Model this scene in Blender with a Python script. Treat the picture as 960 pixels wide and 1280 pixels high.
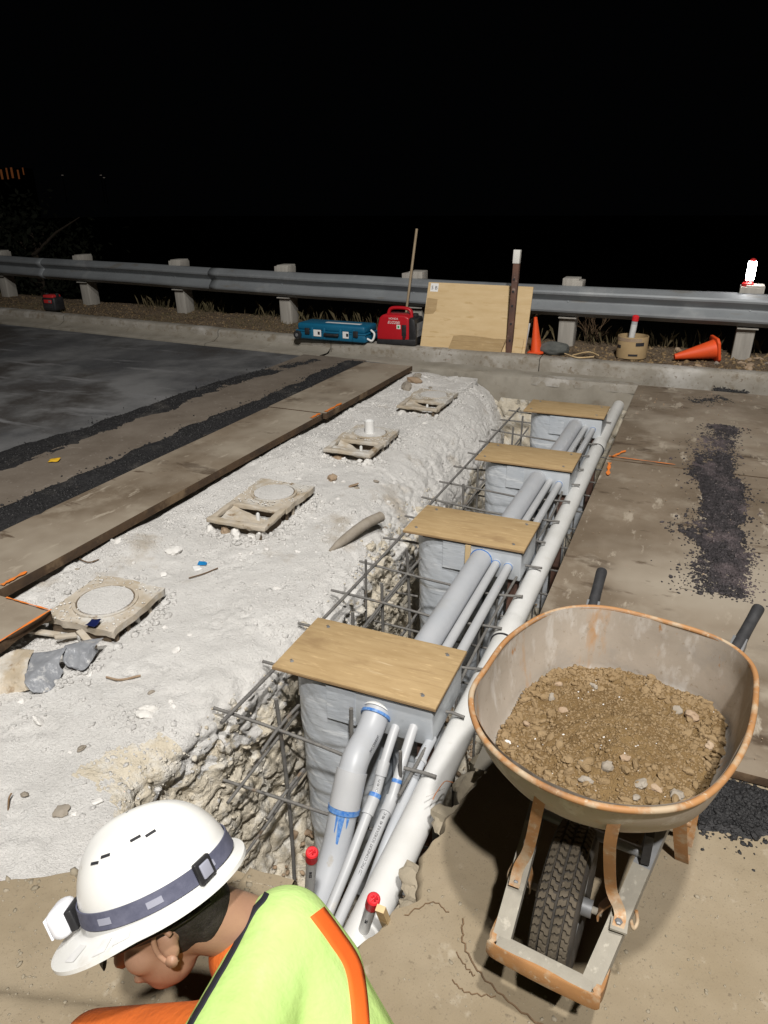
import bpy, bmesh, math, random
import numpy as np
from mathutils import Vector, Matrix
from mathutils.bvhtree import BVHTree
for o in list(bpy.data.objects): bpy.data.objects.remove(o, do_unlink=True)
scene = bpy.context.scene
COL = scene.collection
PI = math.pi
# ------------------------------------------------------------------ camera
CF, CP, CR, CY, CH = 891.0, 0.4115, -0.0093, 0.41, 1.6      # focal px (of 1280 high), pitch down, roll, yaw, height
def cam_basis():
    cy, sy, cp, sp = math.cos(CY), math.sin(CY), math.cos(CP), math.sin(CP)
    fw = Vector((-sy*cp, cy*cp, -sp)); r0 = Vector((cy, sy, 0)); u0 = r0.cross(fw)
    cr, sr = math.cos(CR), math.sin(CR)
    return cr*r0+sr*u0, -sr*r0+cr*u0, fw
CB = cam_basis()
cd = bpy.data.cameras.new('camera'); cam = bpy.data.objects.new('camera', cd); COL.objects.link(cam)
cd.sensor_fit = 'VERTICAL'; cd.sensor_height = 32; cd.lens = CF/1280*32; cd.clip_start = .05; cd.clip_end = 2000
m = Matrix((CB[0], CB[1], -CB[2])).transposed().to_4x4(); m.translation = (0, 0, CH); cam.matrix_world = m
scene.camera = cam
# ------------------------------------------------------------------ night sky, work-light mast, exposure
w = bpy.data.worlds.new('World'); scene.world = w; w.use_nodes = True
bg = w.node_tree.nodes['Background']; bg.inputs[0].default_value = (.75, .85, 1, 1); bg.inputs[1].default_value = .0007
def mast_lamp(loc, power):
    l = bpy.data.lights.new('mast_floodlight', 'SPOT'); l.energy = power; l.color = (1, .965, .915); l.shadow_soft_size = .16; l.spot_size = math.radians(118); l.spot_blend = 1.0
    o = bpy.data.objects.new('mast_floodlight', l); COL.objects.link(o); o.location = loc
    o.rotation_euler = (Vector((-.7, 3.6, 0))-Vector(loc)).to_track_quat('-Z', 'Y').to_euler()
mast_lamp((.75, -.35, 8.0), 1900)       # the two heads of the light mast that stands behind the photographer
mast_lamp((1.8, -2.9, 7.8), 3600)
scene.view_settings.view_transform = 'Standard'; scene.view_settings.look = 'None'
scene.view_settings.exposure = 0.0; scene.view_settings.gamma = 1
# ------------------------------------------------------------------ pixel -> place (960x1280 photograph)
def ray(u, v): return CB[0]*((u-480)/CF) - CB[1]*((v-640)/CF) + CB[2]
def RZ(u, v, z): d = ray(u, v); t = (z-CH)/d.z; return Vector((0, 0, CH))+d*t
def RX(u, v, x): d = ray(u, v); return Vector((0, 0, CH))+d*(x/d.x)
def RY(u, v, y): d = ray(u, v); return Vector((0, 0, CH))+d*(y/d.y)
# ------------------------------------------------------------------ noise (numpy)
def _h(ix, iy, iz):
    n = (ix*374761393 + iy*668265263 + iz*2147483647 + 1013904223) & 0xffffffff
    n = ((n ^ (n >> 13))*1274126177) & 0xffffffff
    n = ((n ^ (n >> 16))*2246822519) & 0xffffffff
    return ((n ^ (n >> 15)) & 0xffff)/32767.5-1
def vnoise(P):
    P = np.asarray(P, float); I = np.floor(P).astype(np.int64); F = P-I; F = F*F*F*(F*(F*6-15)+10)
    r = 0
    for a in (0, 1):
        for b in (0, 1):
            for c in (0, 1):
                wgt = (F[..., 0] if a else 1-F[..., 0])*(F[..., 1] if b else 1-F[..., 1])*(F[..., 2] if c else 1-F[..., 2])
                r = r+wgt*_h(I[..., 0]+a, I[..., 1]+b, I[..., 2]+c)
    return r
def fbm(P, sc, octv=4, gain=.5, ridge=False):
    r = 0; a = 1.; P = np.asarray(P, float)*sc
    for k in range(octv):
        n = vnoise(P+17.3*k); r = r+a*((1-2*np.abs(n)) if ridge else n); a *= gain; P = P*2.03
    return r
def worley(P, sc):
    P = np.asarray(P, float)*sc; I = np.floor(P).astype(np.int64); best = np.full(P.shape[:-1], 9.); sec = best.copy(); cid = best*0
    for a in (-1, 0, 1):
        for b in (-1, 0, 1):
            for c in (-1, 0, 1):
                J = I+np.array([a, b, c]); h1 = _h(J[..., 0], J[..., 1], J[..., 2]); h2 = _h(J[..., 1], J[..., 2], J[..., 0]+71); h3 = _h(J[..., 2]+9, J[..., 0], J[..., 1]+31)
                d = np.sqrt((J[..., 0]+.5+.45*h1-P[..., 0])**2+(J[..., 1]+.5+.45*h2-P[..., 1])**2+(J[..., 2]+.5+.45*h3-P[..., 2])**2)
                nb = d < best; sec = np.where(nb, best, np.minimum(sec, d)); cid = np.where(nb, _h(J[..., 0]+5, J[..., 1]+3, J[..., 2]+11), cid); best = np.where(nb, d, best)
    return best, sec-best, cid
# ------------------------------------------------------------------ materials
MATS = {}
def M(name, c1, c2=None, sc=6, det=6, st=(1, 1, 1), layers=(), rough=.8, bumps=((120, .4, .003),), metal=0., spec=.3, emit=None, lo=.35, hi=.65, trans=0, alpha=1):
    mt = bpy.data.materials.new(name); mt.use_nodes = True; nt = mt.node_tree; N = nt.nodes; L = nt.links
    b = N['Principled BSDF']; MATS[name] = mt
    g = N.new('ShaderNodeNewGeometry')
    def vec(s):
        if tuple(s) == (1, 1, 1): return g.outputs['Position']
        if len(s) == 6:
            mp = N.new('ShaderNodeMapping'); L.new(g.outputs['Position'], mp.inputs['Vector']); mp.inputs['Rotation'].default_value = s[3:]; mp.inputs['Scale'].default_value = s[:3]; return mp.outputs[0]
        v = N.new('ShaderNodeVectorMath'); v.operation = 'MULTIPLY'; L.new(g.outputs['Position'], v.inputs[0]); v.inputs[1].default_value = s; return v.outputs[0]
    def noise(s, d, stv, off=0):
        n = N.new('ShaderNodeTexNoise'); n.noise_dimensions = '4D'; n.inputs['W'].default_value = off; n.inputs['Scale'].default_value = s; n.inputs['Detail'].default_value = d; n.inputs['Roughness'].default_value = .62
        L.new(vec(stv), n.inputs['Vector']); return n.outputs['Fac']
    def rng(sock, a, c):
        r = N.new('ShaderNodeMapRange'); r.inputs['From Min'].default_value = a; r.inputs['From Max'].default_value = c; L.new(sock, r.inputs['Value']); return r.outputs[0]
    def mix(f, a, c):
        x = N.new('ShaderNodeMix'); x.data_type = 'RGBA'; L.new(f, x.inputs[0])
        for k, q in ((6, a), (7, c)):
            if isinstance(q, tuple): x.inputs[k].default_value = (*q, 1)
            else: L.new(q, x.inputs[k])
        return x.outputs[2]
    col = c1
    if c2 is not None: col = mix(rng(noise(sc, det, st), lo, hi), c1, c2)
    for i, la in enumerate(layers):
        s, a, c, cc = la[:4]; stv = la[4] if len(la) > 4 else (1, 1, 1)
        col = mix(rng(noise(s, 5, stv, 3.7*(i+1)), a, c), col, cc)
    if isinstance(col, tuple): b.inputs['Base Color'].default_value = (*col, 1)
    else: L.new(col, b.inputs['Base Color'])
    b.inputs['Roughness'].default_value = rough; b.inputs['Metallic'].default_value = metal; b.inputs['Specular IOR Level'].default_value = spec
    if trans: b.inputs['Transmission Weight'].default_value = trans
    if alpha < 1: b.inputs['Alpha'].default_value = alpha
    if emit: b.inputs['Emission Color'].default_value = (*emit[0], 1); b.inputs['Emission Strength'].default_value = emit[1]
    prev = None
    for bp in bumps:
        s, stg, dist = bp[:3]; stv = bp[3] if len(bp) > 3 else (1, 1, 1)
        bn = N.new('ShaderNodeBump'); bn.inputs['Strength'].default_value = stg; bn.inputs['Distance'].default_value = dist
        L.new(noise(s, 5, stv, 1.3), bn.inputs['Height'])
        if prev: L.new(prev, bn.inputs['Normal'])
        prev = bn.outputs[0]
    if prev: L.new(prev, b.inputs['Normal'])
    return mt
M('dust', (.77, .755, .73), (.68, .665, .64), 5, 9, layers=((2.2, .60, .74, (.46, .40, .32)), (45, .60, .74, (.47, .455, .43)), (14, .60, .7, (.80, .79, .77)), (150, .62, .74, (.40, .38, .35))), rough=.95, spec=.1, bumps=((22, .3, .012), (90, .9, .010), (320, 1.0, .006)))
M('sandstone', (.63, .575, .475), (.54, .48, .375), 7, 8, layers=((12, .50, .62, (.64, .61, .55)), (5, .64, .76, (.43, .33, .20)), (50, .62, .74, (.42, .36, .28))), rough=.95, spec=.1, bumps=((18, .8, .03), (70, .7, .012), (260, .5, .004)))
M('soil', (.13, .10, .07), (.22, .17, .11), 6, 8, rough=1, spec=.05, bumps=((20, .8, .03), (90, .8, .012)))
M('slab', (.25, .20, .132), (.30, .248, .175), 3.0, 9, layers=((1.3, .54, .70, (.21, .168, .112)), (60, .60, .70, (.17, .137, .095)), (16, .62, .72, (.36, .31, .235)), (220, .58, .68, (.19, .155, .11)), (6, .66, .74, (.40, .35, .27))), rough=.92, spec=.15, bumps=((14, .15, .01), (160, .35, .002)))
M('steel_plate', (.135, .102, .07), (.245, .197, .145), 1.5, 9, layers=((3, .53, .69, (.32, .275, .215)), (4, .58, .66, (.085, .06, .04), (.7, 1.5, 1)), (.55, .50, .64, (.33, .285, .225)), (11, .60, .66, (.36, .31, .245), (1, .35, 1, 0, 0, .9)), (9, .62, .68, (.11, .08, .055), (.35, 1, 1, 0, 0, .5)), (60, .64, .72, (.40, .36, .30))), rough=.72, spec=.3, bumps=((10, .12, .006), (140, .3, .0015)))
M('plate_edge', (.09, .055, .03), (.045, .03, .02), 9, 6, layers=((5, .55, .65, (.16, .11, .065)),), rough=.85, bumps=((60, .5, .004),))
M('orange_paint', (.85, .20, .02), (.60, .22, .06), 40, 5, rough=.7)
M('old_asphalt', (.050, .051, .054), (.10, .10, .104), 1.3, 9, layers=((.9, .46, .64, (.175, .175, .176)), (.7, .52, .62, (.05, .045, .042)), (120, .62, .7, (.14, .14, .14)), (3, .58, .68, (.19, .19, .195), (.3, 1.5, 1, 0, 0, .7)), (40, .6, .7, (.15, .15, .152))), rough=.85, spec=.25, bumps=((150, .8, .004), (12, .15, .01)))
M('brown_patch', (.13, .105, .082), (.19, .16, .13), 3, 8, layers=((30, .6, .7, (.25, .22, .19)),), rough=.88, bumps=((90, .4, .003),))
M('cold_mix', (.012, .012, .013), (.034, .033, .034), 60, 4, layers=((3, .58, .74, (.075, .07, .064)), (50, .66, .72, (.16, .15, .14))), rough=.55, spec=.45, bumps=((180, .9, .006),))
M('cold_mix_dusty', (.016, .015, .016), (.06, .052, .056), 30, 6, layers=((4, .50, .66, (.15, .118, .122)), (70, .60, .70, (.28, .235, .225))), rough=.6, spec=.4, bumps=((180, .9, .006),))
M('kerb', (.36, .335, .295), (.25, .225, .185), 4, 8, layers=((2, .52, .7, (.50, .48, .45)), (9, .53, .66, (.22, .185, .14)), (30, .58, .68, (.19, .155, .115))), rough=.9, bumps=((60, .4, .005),))
M('gutter', (.24, .215, .175), (.32, .295, .25), 3, 8, layers=((6, .58, .7, (.20, .17, .13)),), rough=.9, bumps=((80, .4, .004),))
M('verge', (.17, .125, .085), (.24, .185, .13), 6, 8, layers=((20, .58, .7, (.32, .26, .19)), (9, .6, .7, (.08, .06, .04))), rough=1, spec=.05, bumps=((30, .9, .03), (120, .8, .01)))
M('dry_grass', (.16, .125, .07), (.09, .08, .04), 4, 3, rough=.9, bumps=())
M('dark_ground', (.03, .03, .025), (.05, .045, .035), .4, 5, rough=1, bumps=())
M('galvanized', (.28, .30, .315), (.23, .245, .26), 3, 6, layers=((25, .60, .72, (.21, .225, .24)), (5, .60, .72, (.22, .205, .18), (.4, 1, 2)), (2, .58, .7, (.35, .365, .375))), rough=.58, metal=.3, spec=.4, bumps=((60, .06, .002),))
M('post_wood', (.42, .40, .36), (.32, .30, .27), 5, 7, (6, 6, .6), rough=.9, bumps=((60, .5, .004, (1, 1, .1)),))
M('rusty_post', (.16, .085, .06), (.10, .06, .05), 8, 6, layers=((18, .6, .7, (.30, .22, .18)),), rough=.85)
M('plywood', (.46, .33, .175), (.38, .262, .13), 5, 7, (1.2, 6, 6), layers=((18, .58, .68, (.54, .39, .21), (.7, 4, 4)), (3, .58, .70, (.32, .215, .11), (1.2, 2.2, 2)), (7, .66, .71, (.27, .165, .08), (1, 2.4, 2.4)), (60, .56, .68, (.33, .225, .115), (.06, 1, 1)), (30, .62, .72, (.58, .45, .28), (.12, 1, 1))), rough=.75, spec=.25, bumps=((90, .15, .001, (.1, 1, 1)),))
M('plywood_pale', (.66, .50, .29), (.59, .43, .23), 3.5, 7, (1, 1, 5), layers=((9, .6, .68, (.53, .37, .18), (.6, 1, 4)),), rough=.75, spec=.2, bumps=((90, .15, .001, (.1, 1, 1)),))
M('ply_edge', (.40, .27, .14), (.24, .15, .08), 30, 3, (.3, .3, 12), rough=.85)
M('film', (.47, .51, .56), (.57, .60, .635), 4, 6, (1.5, 1.5, .8), layers=((14, .57, .63, (.70, .73, .76), (.35, .35, 2.4, .3, .7, .2)), (24, .60, .66, (.36, .39, .42), (.3, .3, 2.6, -.2, .6, .4)), (3, .6, .72, (.38, .41, .45))), rough=.3, spec=.55, bumps=((14, .26, .014, (.45, .45, 2.2, .3, .7, .2)), (5, .12, .02)))
M('sheet', (.50, .535, .575), (.58, .61, .64), 5, 7, layers=((30, .6, .7, (.62, .64, .66), (1, 1, 3)), (6, .6, .7, (.36, .39, .42))), rough=.38, metal=.15, spec=.5, bumps=((40, .15, .004),))
M('pvc_grey', (.42, .44, .47), (.46, .475, .50), 8, 5, layers=((18, .64, .72, (.40, .385, .36)), (4, .6, .72, (.43, .44, .45))), rough=.42, spec=.45, bumps=((70, .05, .001),))
M('pvc_light', (.44, .45, .465), (.48, .487, .497), 8, 5, layers=((18, .64, .72, (.50, .49, .47)),), rough=.42, spec=.45, bumps=((70, .05, .001),))
M('pvc_white', (.70, .70, .69), (.63, .63, .61), 6, 5, layers=((7, .62, .74, (.55, .53, .49)),), rough=.35, spec=.45, bumps=((70, .05, .001),))
M('blue_primer', (.03, .15, .50), (.18, .33, .58), 90, 4, rough=.4)
M('ink', (.03, .03, .035), rough=.6, bumps=())
M('red_cap', (.72, .03, .035), (.60, .02, .03), 30, 3, rough=.4)
M('rebar', (.15, .145, .14), (.23, .22, .205), 30, 5, layers=((10, .62, .72, (.24, .17, .11)),), rough=.7, metal=.3, bumps=((220, .5, .002),))
M('tray', (.50, .44, .375), (.41, .36, .30), 6, 9, layers=((9, .57, .68, (.50, .29, .14), (1, 1, .3)), (22, .54, .64, (.56, .52, .47), (1, 1, .4)), (4, .58, .7, (.36, .33, .30)), (70, .60, .68, (.36, .30, .235)), (30, .66, .72, (.42, .21, .08), (1, 1, .4))), rough=.75, spec=.25, bumps=((60, .2, .002), (14, .15, .006)))
M('barrow_paint', (.42, .215, .085), (.33, .165, .07), 10, 7, layers=((18, .50, .62, (.44, .34, .23)), (8, .58, .68, (.22, .12, .065)), (60, .6, .68, (.50, .40, .28))), rough=.6, spec=.35, bumps=((80, .2, .002),))
M('mud_steel', (.34, .315, .265), (.27, .25, .21), 14, 8, layers=((6, .58, .66, (.17, .165, .16)), (40, .58, .66, (.42, .39, .33))), rough=.85, bumps=((40, .5, .006),))
M('grey_steel', (.27, .275, .285), (.20, .205, .21), 16, 6, layers=((30, .58, .66, (.34, .34, .33)),), rough=.5, metal=.4, bumps=((60, .2, .002),))
M('tyre', (.075, .062, .045), (.12, .10, .075), 14, 6, layers=((40, .6, .7, (.20, .165, .12)),), rough=.9, spec=.2, bumps=((120, .5, .003),))
M('tyre_side', (.03, .028, .026), (.07, .06, .05), 14, 6, rough=.85, spec=.25)
M('rubber', (.022, .022, .024), (.04, .04, .042), 30, 4, rough=.6, spec=.4)
M('dirt', (.225, .150, .070), (.175, .113, .052), 9, 8, layers=((30, .60, .72, (.31, .225, .125)), (160, .64, .72, (.40, .31, .20)), (90, .60, .68, (.13, .085, .042))), rough=1, spec=.08, bumps=((40, .8, .012), (160, .9, .005)))
M('clod', (.215, .148, .077), (.285, .205, .118), 14, 6, rough=1, spec=.08, bumps=((60, .8, .008), (220, .6, .003)))
M('stone_grey', (.26, .225, .18), (.34, .305, .26), 14, 6, rough=.95, spec=.15, bumps=((60, .6, .006),))
M('stone_white', (.74, .725, .70), (.65, .635, .605), 12, 6, rough=.95, spec=.1, bumps=((60, .7, .006),))
M('stone_brown', (.30, .21, .14), (.40, .31, .22), 12, 6, rough=.95, spec=.1, bumps=((60, .6, .006),))
M('chunk', (.33, .285, .215), (.26, .225, .165), 8, 7, rough=.95, bumps=((50, .6, .006), (160, .5, .003)))
M('frame_old', (.40, .335, .245), (.52, .47, .40), 9, 7, layers=((5, .5, .6, (.55, .53, .49)), (14, .6, .68, (.26, .19, .12))), rough=.9, bumps=((60, .5, .005),))
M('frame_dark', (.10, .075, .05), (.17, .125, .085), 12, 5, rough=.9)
M('bag', (.20, .21, .23), (.30, .31, .33), 9, 6, layers=((20, .58, .68, (.50, .50, .50)), (7, .6, .7, (.44, .41, .36))), rough=.32, spec=.45, bumps=((30, .5, .012), (90, .4, .004)))
M('hat', (.80, .80, .78), (.74, .74, .71), 6, 6, layers=((9, .62, .76, (.58, .54, .47)), (40, .66, .72, (.45, .42, .38), (1, .4, 1, 0, 0, .6))), rough=.32, spec=.5, bumps=())
M('strap', (.085, .09, .135), (.13, .135, .19), 40, 4, rough=.7, bumps=((300, .4, .001),))
M('strap_print', (.32, .33, .40), rough=.6, bumps=())
M('lamp_plastic', (.82, .83, .88), rough=.3, spec=.5, bumps=())
M('sticker', (.62, .62, .62), (.74, .74, .73), 30, 4, rough=.6, bumps=())
M('skin', (.315, .175, .11), (.36, .205, .132), 9, 5, rough=.5, spec=.4, bumps=((160, .35, .0012), (500, .3, .0005)))
M('hair', (.018, .014, .012), (.035, .028, .024), 60, 4, rough=.7, bumps=((160, .8, .004),))
M('vest', (.43, .63, .185), (.49, .68, .24), 5, 5, layers=((7, .62, .76, (.53, .70, .31)), (14, .68, .76, (.36, .44, .17))), rough=.8, spec=.15, bumps=((4.5, .35, .05, (1, 1.6, 1, 0, .5, .6)), (420, .4, .001)))
M('cap_white', (.86, .86, .85), rough=.4, bumps=())
M('vest_orange', (.90, .16, .02), (.80, .13, .02), 8, 4, rough=.75, bumps=((300, .3, .001),))
M('shirt', (.56, .125, .02), (.45, .095, .018), 6, 5, rough=.85, bumps=((6, .45, .04, (1.6, 1, 1, 0, .4, .3)), (420, .4, .001)))
M('piping', (.02, .02, .03), rough=.8, bumps=())
M('trousers', (.035, .045, .07), (.05, .06, .09), 8, 4, rough=.9)
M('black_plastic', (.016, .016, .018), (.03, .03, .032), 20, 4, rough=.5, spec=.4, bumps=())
M('gen_red', (.50, .012, .02), (.44, .01, .018), 5, 4, layers=((9, .66, .76, (.42, .10, .09)),), rough=.4, spec=.45, bumps=())
M('teal', (.004, .105, .205), (.008, .125, .23), 6, 5, layers=((12, .66, .74, (.10, .20, .24)),), rough=.5, spec=.4, bumps=())
M('white_label', (.78, .78, .77), rough=.6, bumps=())
M('green_label', (.05, .35, .12), rough=.6, bumps=())
M('cone', (.86, .10, .02), (.74, .085, .02), 7, 5, layers=((16, .66, .74, (.42, .10, .05)),), rough=.55, spec=.35, bumps=())
M('cardboard', (.42, .305, .165), (.37, .26, .135), 9, 5, layers=((7, .66, .74, (.28, .19, .10)),), rough=.85)
M('pole_wood', (.38, .30, .20), (.28, .215, .14), 12, 5, (4, 4, .4), rough=.8)
M('white_paint', (.76, .75, .72), (.68, .67, .63), 14, 5, rough=.7)
M('lamp_glow', (.9, .9, .9), emit=((1, .95, .92), 45.0), bumps=())
M('lamp_red', (.50, .03, .03), rough=.4, bumps=())
M('far_light', (.1, .1, .1), emit=((1, .32, .10), .06), bumps=())
M('far_light_pale', (.1, .1, .1), emit=((1, .85, .7), .05), bumps=())
M('blue_scrap', (.01, .17, .45), (.02, .25, .55), 20, 3, rough=.4)
M('navy_scrap', (.01, .015, .07), rough=.4, bumps=())
M('yellow_scrap', (.70, .42, .03), rough=.6, bumps=())
M('twig', (.20, .13, .075), (.13, .085, .05), 20, 4, rough=.9)
M('grey_rock', (.085, .09, .085), (.13, .135, .125), 9, 5, rough=.9, bumps=((40, .5, .006),))
M('leaf', (.010, .014, .007), (.018, .02, .01), 2, 3, rough=.8, bumps=())
M('bark', (.06, .045, .035), (.09, .07, .05), 12, 5, rough=.95)
M('wire_white', (.75, .73, .70), rough=.5, bumps=())
M('wire_orange', (.75, .28, .10), rough=.5, bumps=())
# ------------------------------------------------------------------ mesh helpers
def tag(o, label=None, cat=None, group=None, kind=None):
    if label: o['label'] = label
    if cat: o['category'] = cat
    if group: o['group'] = group
    if kind: o['kind'] = kind
    return o
def link(name, me, mat=None, parent=None):
    o = bpy.data.objects.new(name, me); COL.objects.link(o)
    if mat is not None and not me.materials: me.materials.append(MATS[mat])
    if parent is not None:
        o.parent = parent; o.matrix_parent_inverse = Matrix.Translation(-parent.location)
    return o
def empty(name, loc, label, cat, group=None):
    o = bpy.data.objects.new(name, None); COL.objects.link(o); o.location = loc; o.empty_display_size = .1
    return tag(o, label, cat, group)
def pymesh(name, V, F, smooth=None):
    me = bpy.data.meshes.new(name); me.from_pydata([tuple(v) for v in V], [], [tuple(f) for f in F]); me.update()
    if smooth is not None:
        me.shade_smooth()
        if smooth < 180: me.set_sharp_from_angle(angle=math.radians(smooth))
    return me
def grid_mesh(name, P, smooth=True, closed=False):
    """P: array (n,m,3)"""
    n, m_, _ = P.shape; me = bpy.data.meshes.new(name); V = P.reshape(-1, 3)
    i = np.arange(n-1)[:, None]*m_; jm = m_ if closed else m_-1; j = np.arange(jm)[None, :]; j2 = (j+1) % m_
    Q = np.stack([i+j, i+j2, i+m_+j2, i+m_+j], -1).reshape(-1, 4)
    me.vertices.add(len(V)); me.vertices.foreach_set('co', V.astype(np.float32).ravel())
    me.loops.add(Q.size); me.loops.foreach_set('vertex_index', Q.astype(np.int32).ravel())
    me.polygons.add(len(Q)); me.polygons.foreach_set('loop_start', np.arange(0, Q.size, 4, dtype=np.int32))
    me.update(calc_edges=True); me.validate()
    if smooth: me.shade_smooth()
    return me
class MB:
    def __init__(s): s.V = []; s.F = []
    def add(s, V, F):
        k = len(s.V); s.V += [Vector(v) for v in V]; s.F += [[i+k for i in f] for f in F]; return s
    def box(s, c, size, rot=None):
        c = Vector(c); h = Vector(size)/2; V = []
        for x in (-1, 1):
            for y in (-1, 1):
                for z in (-1, 1):
                    p = Vector((x*h.x, y*h.y, z*h.z)); V.append(c+(rot @ p if rot else p))
        return s.add(V, [(0, 1, 3, 2), (4, 6, 7, 5), (0, 4, 5, 1), (2, 3, 7, 6), (0, 2, 6, 4), (1, 5, 7, 3)])
    def prism(s, poly, z0, z1):
        n = len(poly); V = [(p[0], p[1], z0) for p in poly]+[(p[0], p[1], z1) for p in poly]
        F = [list(range(n))[::-1], [n+i for i in range(n)]]+[(i, (i+1) % n, n+(i+1) % n, n+i) for i in range(n)]
        return s.add(V, F)
    def tube(s, path, r, n=12, cap=True, sx=1., ref=None):
        path = [Vector(p) for p in path]; k = len(path); V = []; F = []
        rs = r if isinstance(r, (list, tuple)) else [r]*k
        t0 = (path[1]-path[0]).normalized(); a = Vector(ref) if ref else (Vector((0, 0, 1)) if abs(t0.z) < .9 else Vector((1, 0, 0)))
        for i, p in enumerate(path):
            t = (path[min(i+1, k-1)]-path[max(i-1, 0)]).normalized()
            b = t.cross(a).normalized(); a = b.cross(t).normalized()
            for j in range(n):
                th = 2*PI*j/n; V.append(p+(b*math.cos(th)*sx+a*math.sin(th))*rs[i])
        for i in range(k-1):
            for j in range(n): F.append((i*n+j, i*n+(j+1) % n, (i+1)*n+(j+1) % n, (i+1)*n+j))
        if cap: F += [list(range(n))[::-1], [(k-1)*n+j for j in range(n)]]
        return s.add(V, F)
    def lathe(s, prof, c=(0, 0, 0), axis=(0, 0, 1), n=24):
        c = Vector(c); q = Vector((0, 0, 1)).rotation_difference(Vector(axis).normalized()); V = []; F = []
        for (r, h) in prof:
            for j in range(n): V.append(c+q @ Vector((r*math.cos(2*PI*j/n), r*math.sin(2*PI*j/n), h)))
        for i in range(len(prof)-1):
            for j in range(n): F.append((i*n+j, i*n+(j+1) % n, (i+1)*n+(j+1) % n, (i+1)*n+j))
        if prof[0][0] > 1e-4: F.append(list(range(n))[::-1])
        if prof[-1][0] > 1e-4: F.append([(len(prof)-1)*n+j for j in range(n)])
        return s.add(V, F)
    def build(s, name, mat, parent=None, smooth=None, bevel=0, seg=2):
        me = pymesh(name, s.V, s.F, smooth)
        if bevel:
            bm = bmesh.new(); bm.from_mesh(me); bmesh.ops.remove_doubles(bm, verts=bm.verts, dist=1e-5)
            es = [e for e in bm.edges if len(e.link_faces) == 2 and e.calc_face_angle(0) > .5]
            bmesh.ops.bevel(bm, geom=es, offset=bevel, segments=seg, affect='EDGES', profile=.5, clamp_overlap=True); bm.to_mesh(me); bm.free()
            me.shade_smooth(); me.set_sharp_from_angle(angle=math.radians(50))
        return link(name, me, mat, parent)
def smooth_path(pts, n=8):
    P = [Vector(p) for p in pts]; P = [2*P[0]-P[1]]+P+[2*P[-1]-P[-2]]; out = []
    for i in range(1, len(P)-2):
        for k in range(n):
            t = k/n; a, b, c, d = P[i-1:i+3]
            out.append(.5*((2*b)+(c-a)*t+(2*a-5*b+4*c-d)*t*t+(3*b-3*c+d-a)*t**3))
    out.append(P[-2]); return out
rng_ = np.random.default_rng(7); random.seed(7)
def ico(sub):
    bm = bmesh.new(); bmesh.ops.create_icosphere(bm, subdivisions=sub, radius=1)
    V = np.array([v.co[:] for v in bm.verts]); F = np.array([[v.index for v in f.verts] for f in bm.faces]); bm.free(); return V, F
ICO1, ICO2, ICO3 = ico(1), ico(2), ico(3)
def rock_mesh(name, seed, mat, base=ICO3, amp=.28, flat=.75):
    V, F = base; V = V.copy(); d = V*(1+amp*fbm(V+seed*9.1, 1.1, 4)[:, None])
    b_, e, c = worley(V+seed*3.7, 1.0); d = d*(1+.16*c[:, None])      # facets
    d *= np.array([1, .8+.15*math.sin(seed), flat]); me = pymesh(name, d, F, 28); me.materials.append(MATS[mat]); return me
def crumbs(name, pos, size, mat, parent=None, base=ICO1, flat=.7, kind='stuff', rg=rng_):
    """many little stones as one mesh"""
    V, F = base; n = len(pos); nv = len(V)
    S = size[:, None, None]*(rg.uniform(.6, 1.25, (n, 1, 3)))*np.array([1, 1, flat]); J = 1+rg.uniform(-.28, .28, (n, nv, 1))
    a = rg.uniform(0, 2*PI, n); c, s_ = np.cos(a)[:, None], np.sin(a)[:, None]
    Q = V[None]*J*S; X = Q[..., 0]*c-Q[..., 1]*s_; Y = Q[..., 0]*s_+Q[..., 1]*c; tl = rg.uniform(-.5, .5, (n, 1)); Z = Q[..., 2]+X*tl
    Q = np.stack([X, Y, Z], -1)+pos[:, None, :]
    FF = (F[None]+(np.arange(n)*nv)[:, None, None]).reshape(-1, 3)
    me = bpy.data.meshes.new(name); me.vertices.add(n*nv); me.vertices.foreach_set('co', Q.astype(np.float32).ravel())
    me.loops.add(FF.size); me.loops.foreach_set('vertex_index', FF.astype(np.int32).ravel()); me.polygons.add(len(FF))
    me.polygons.foreach_set('loop_start', np.arange(0, FF.size, 3, dtype=np.int32)); me.update(calc_edges=True)
    o = link(name, me, mat, parent)
    if kind: o['kind'] = kind
    return o
def bvh_of(me): return BVHTree.FromPolygons([v.co.copy() for v in me.vertices], [p.vertices[:] for p in me.polygons])
def drop(bv, x, y, z0=1.):
    h = bv.ray_cast(Vector((x, y, z0)), Vector((0, 0, -1))); return h[0].z if h[0] else None
def text_mesh(name, body, size, loc, xdir, ydir, mat, parent, extr=.0004, shear=0):
    c = bpy.data.curves.new(name, 'FONT'); c.body = body; c.size = size; c.extrude = extr; c.align_x = 'CENTER'; c.align_y = 'CENTER'; c.shear = shear; c.resolution_u = 3
    t = bpy.data.objects.new(name, c); COL.objects.link(t)
    dg = bpy.context.evaluated_depsgraph_get(); me = bpy.data.meshes.new_from_object(t.evaluated_get(dg)); bpy.data.objects.remove(t)
    xd = Vector(xdir).normalized(); yd = Vector(ydir).normalized(); mm = Matrix((xd, yd, xd.cross(yd))).transposed().to_4x4(); mm.translation = Vector(loc); me.transform(mm)
    me.materials.clear(); return link(name, me, mat, parent)
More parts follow.
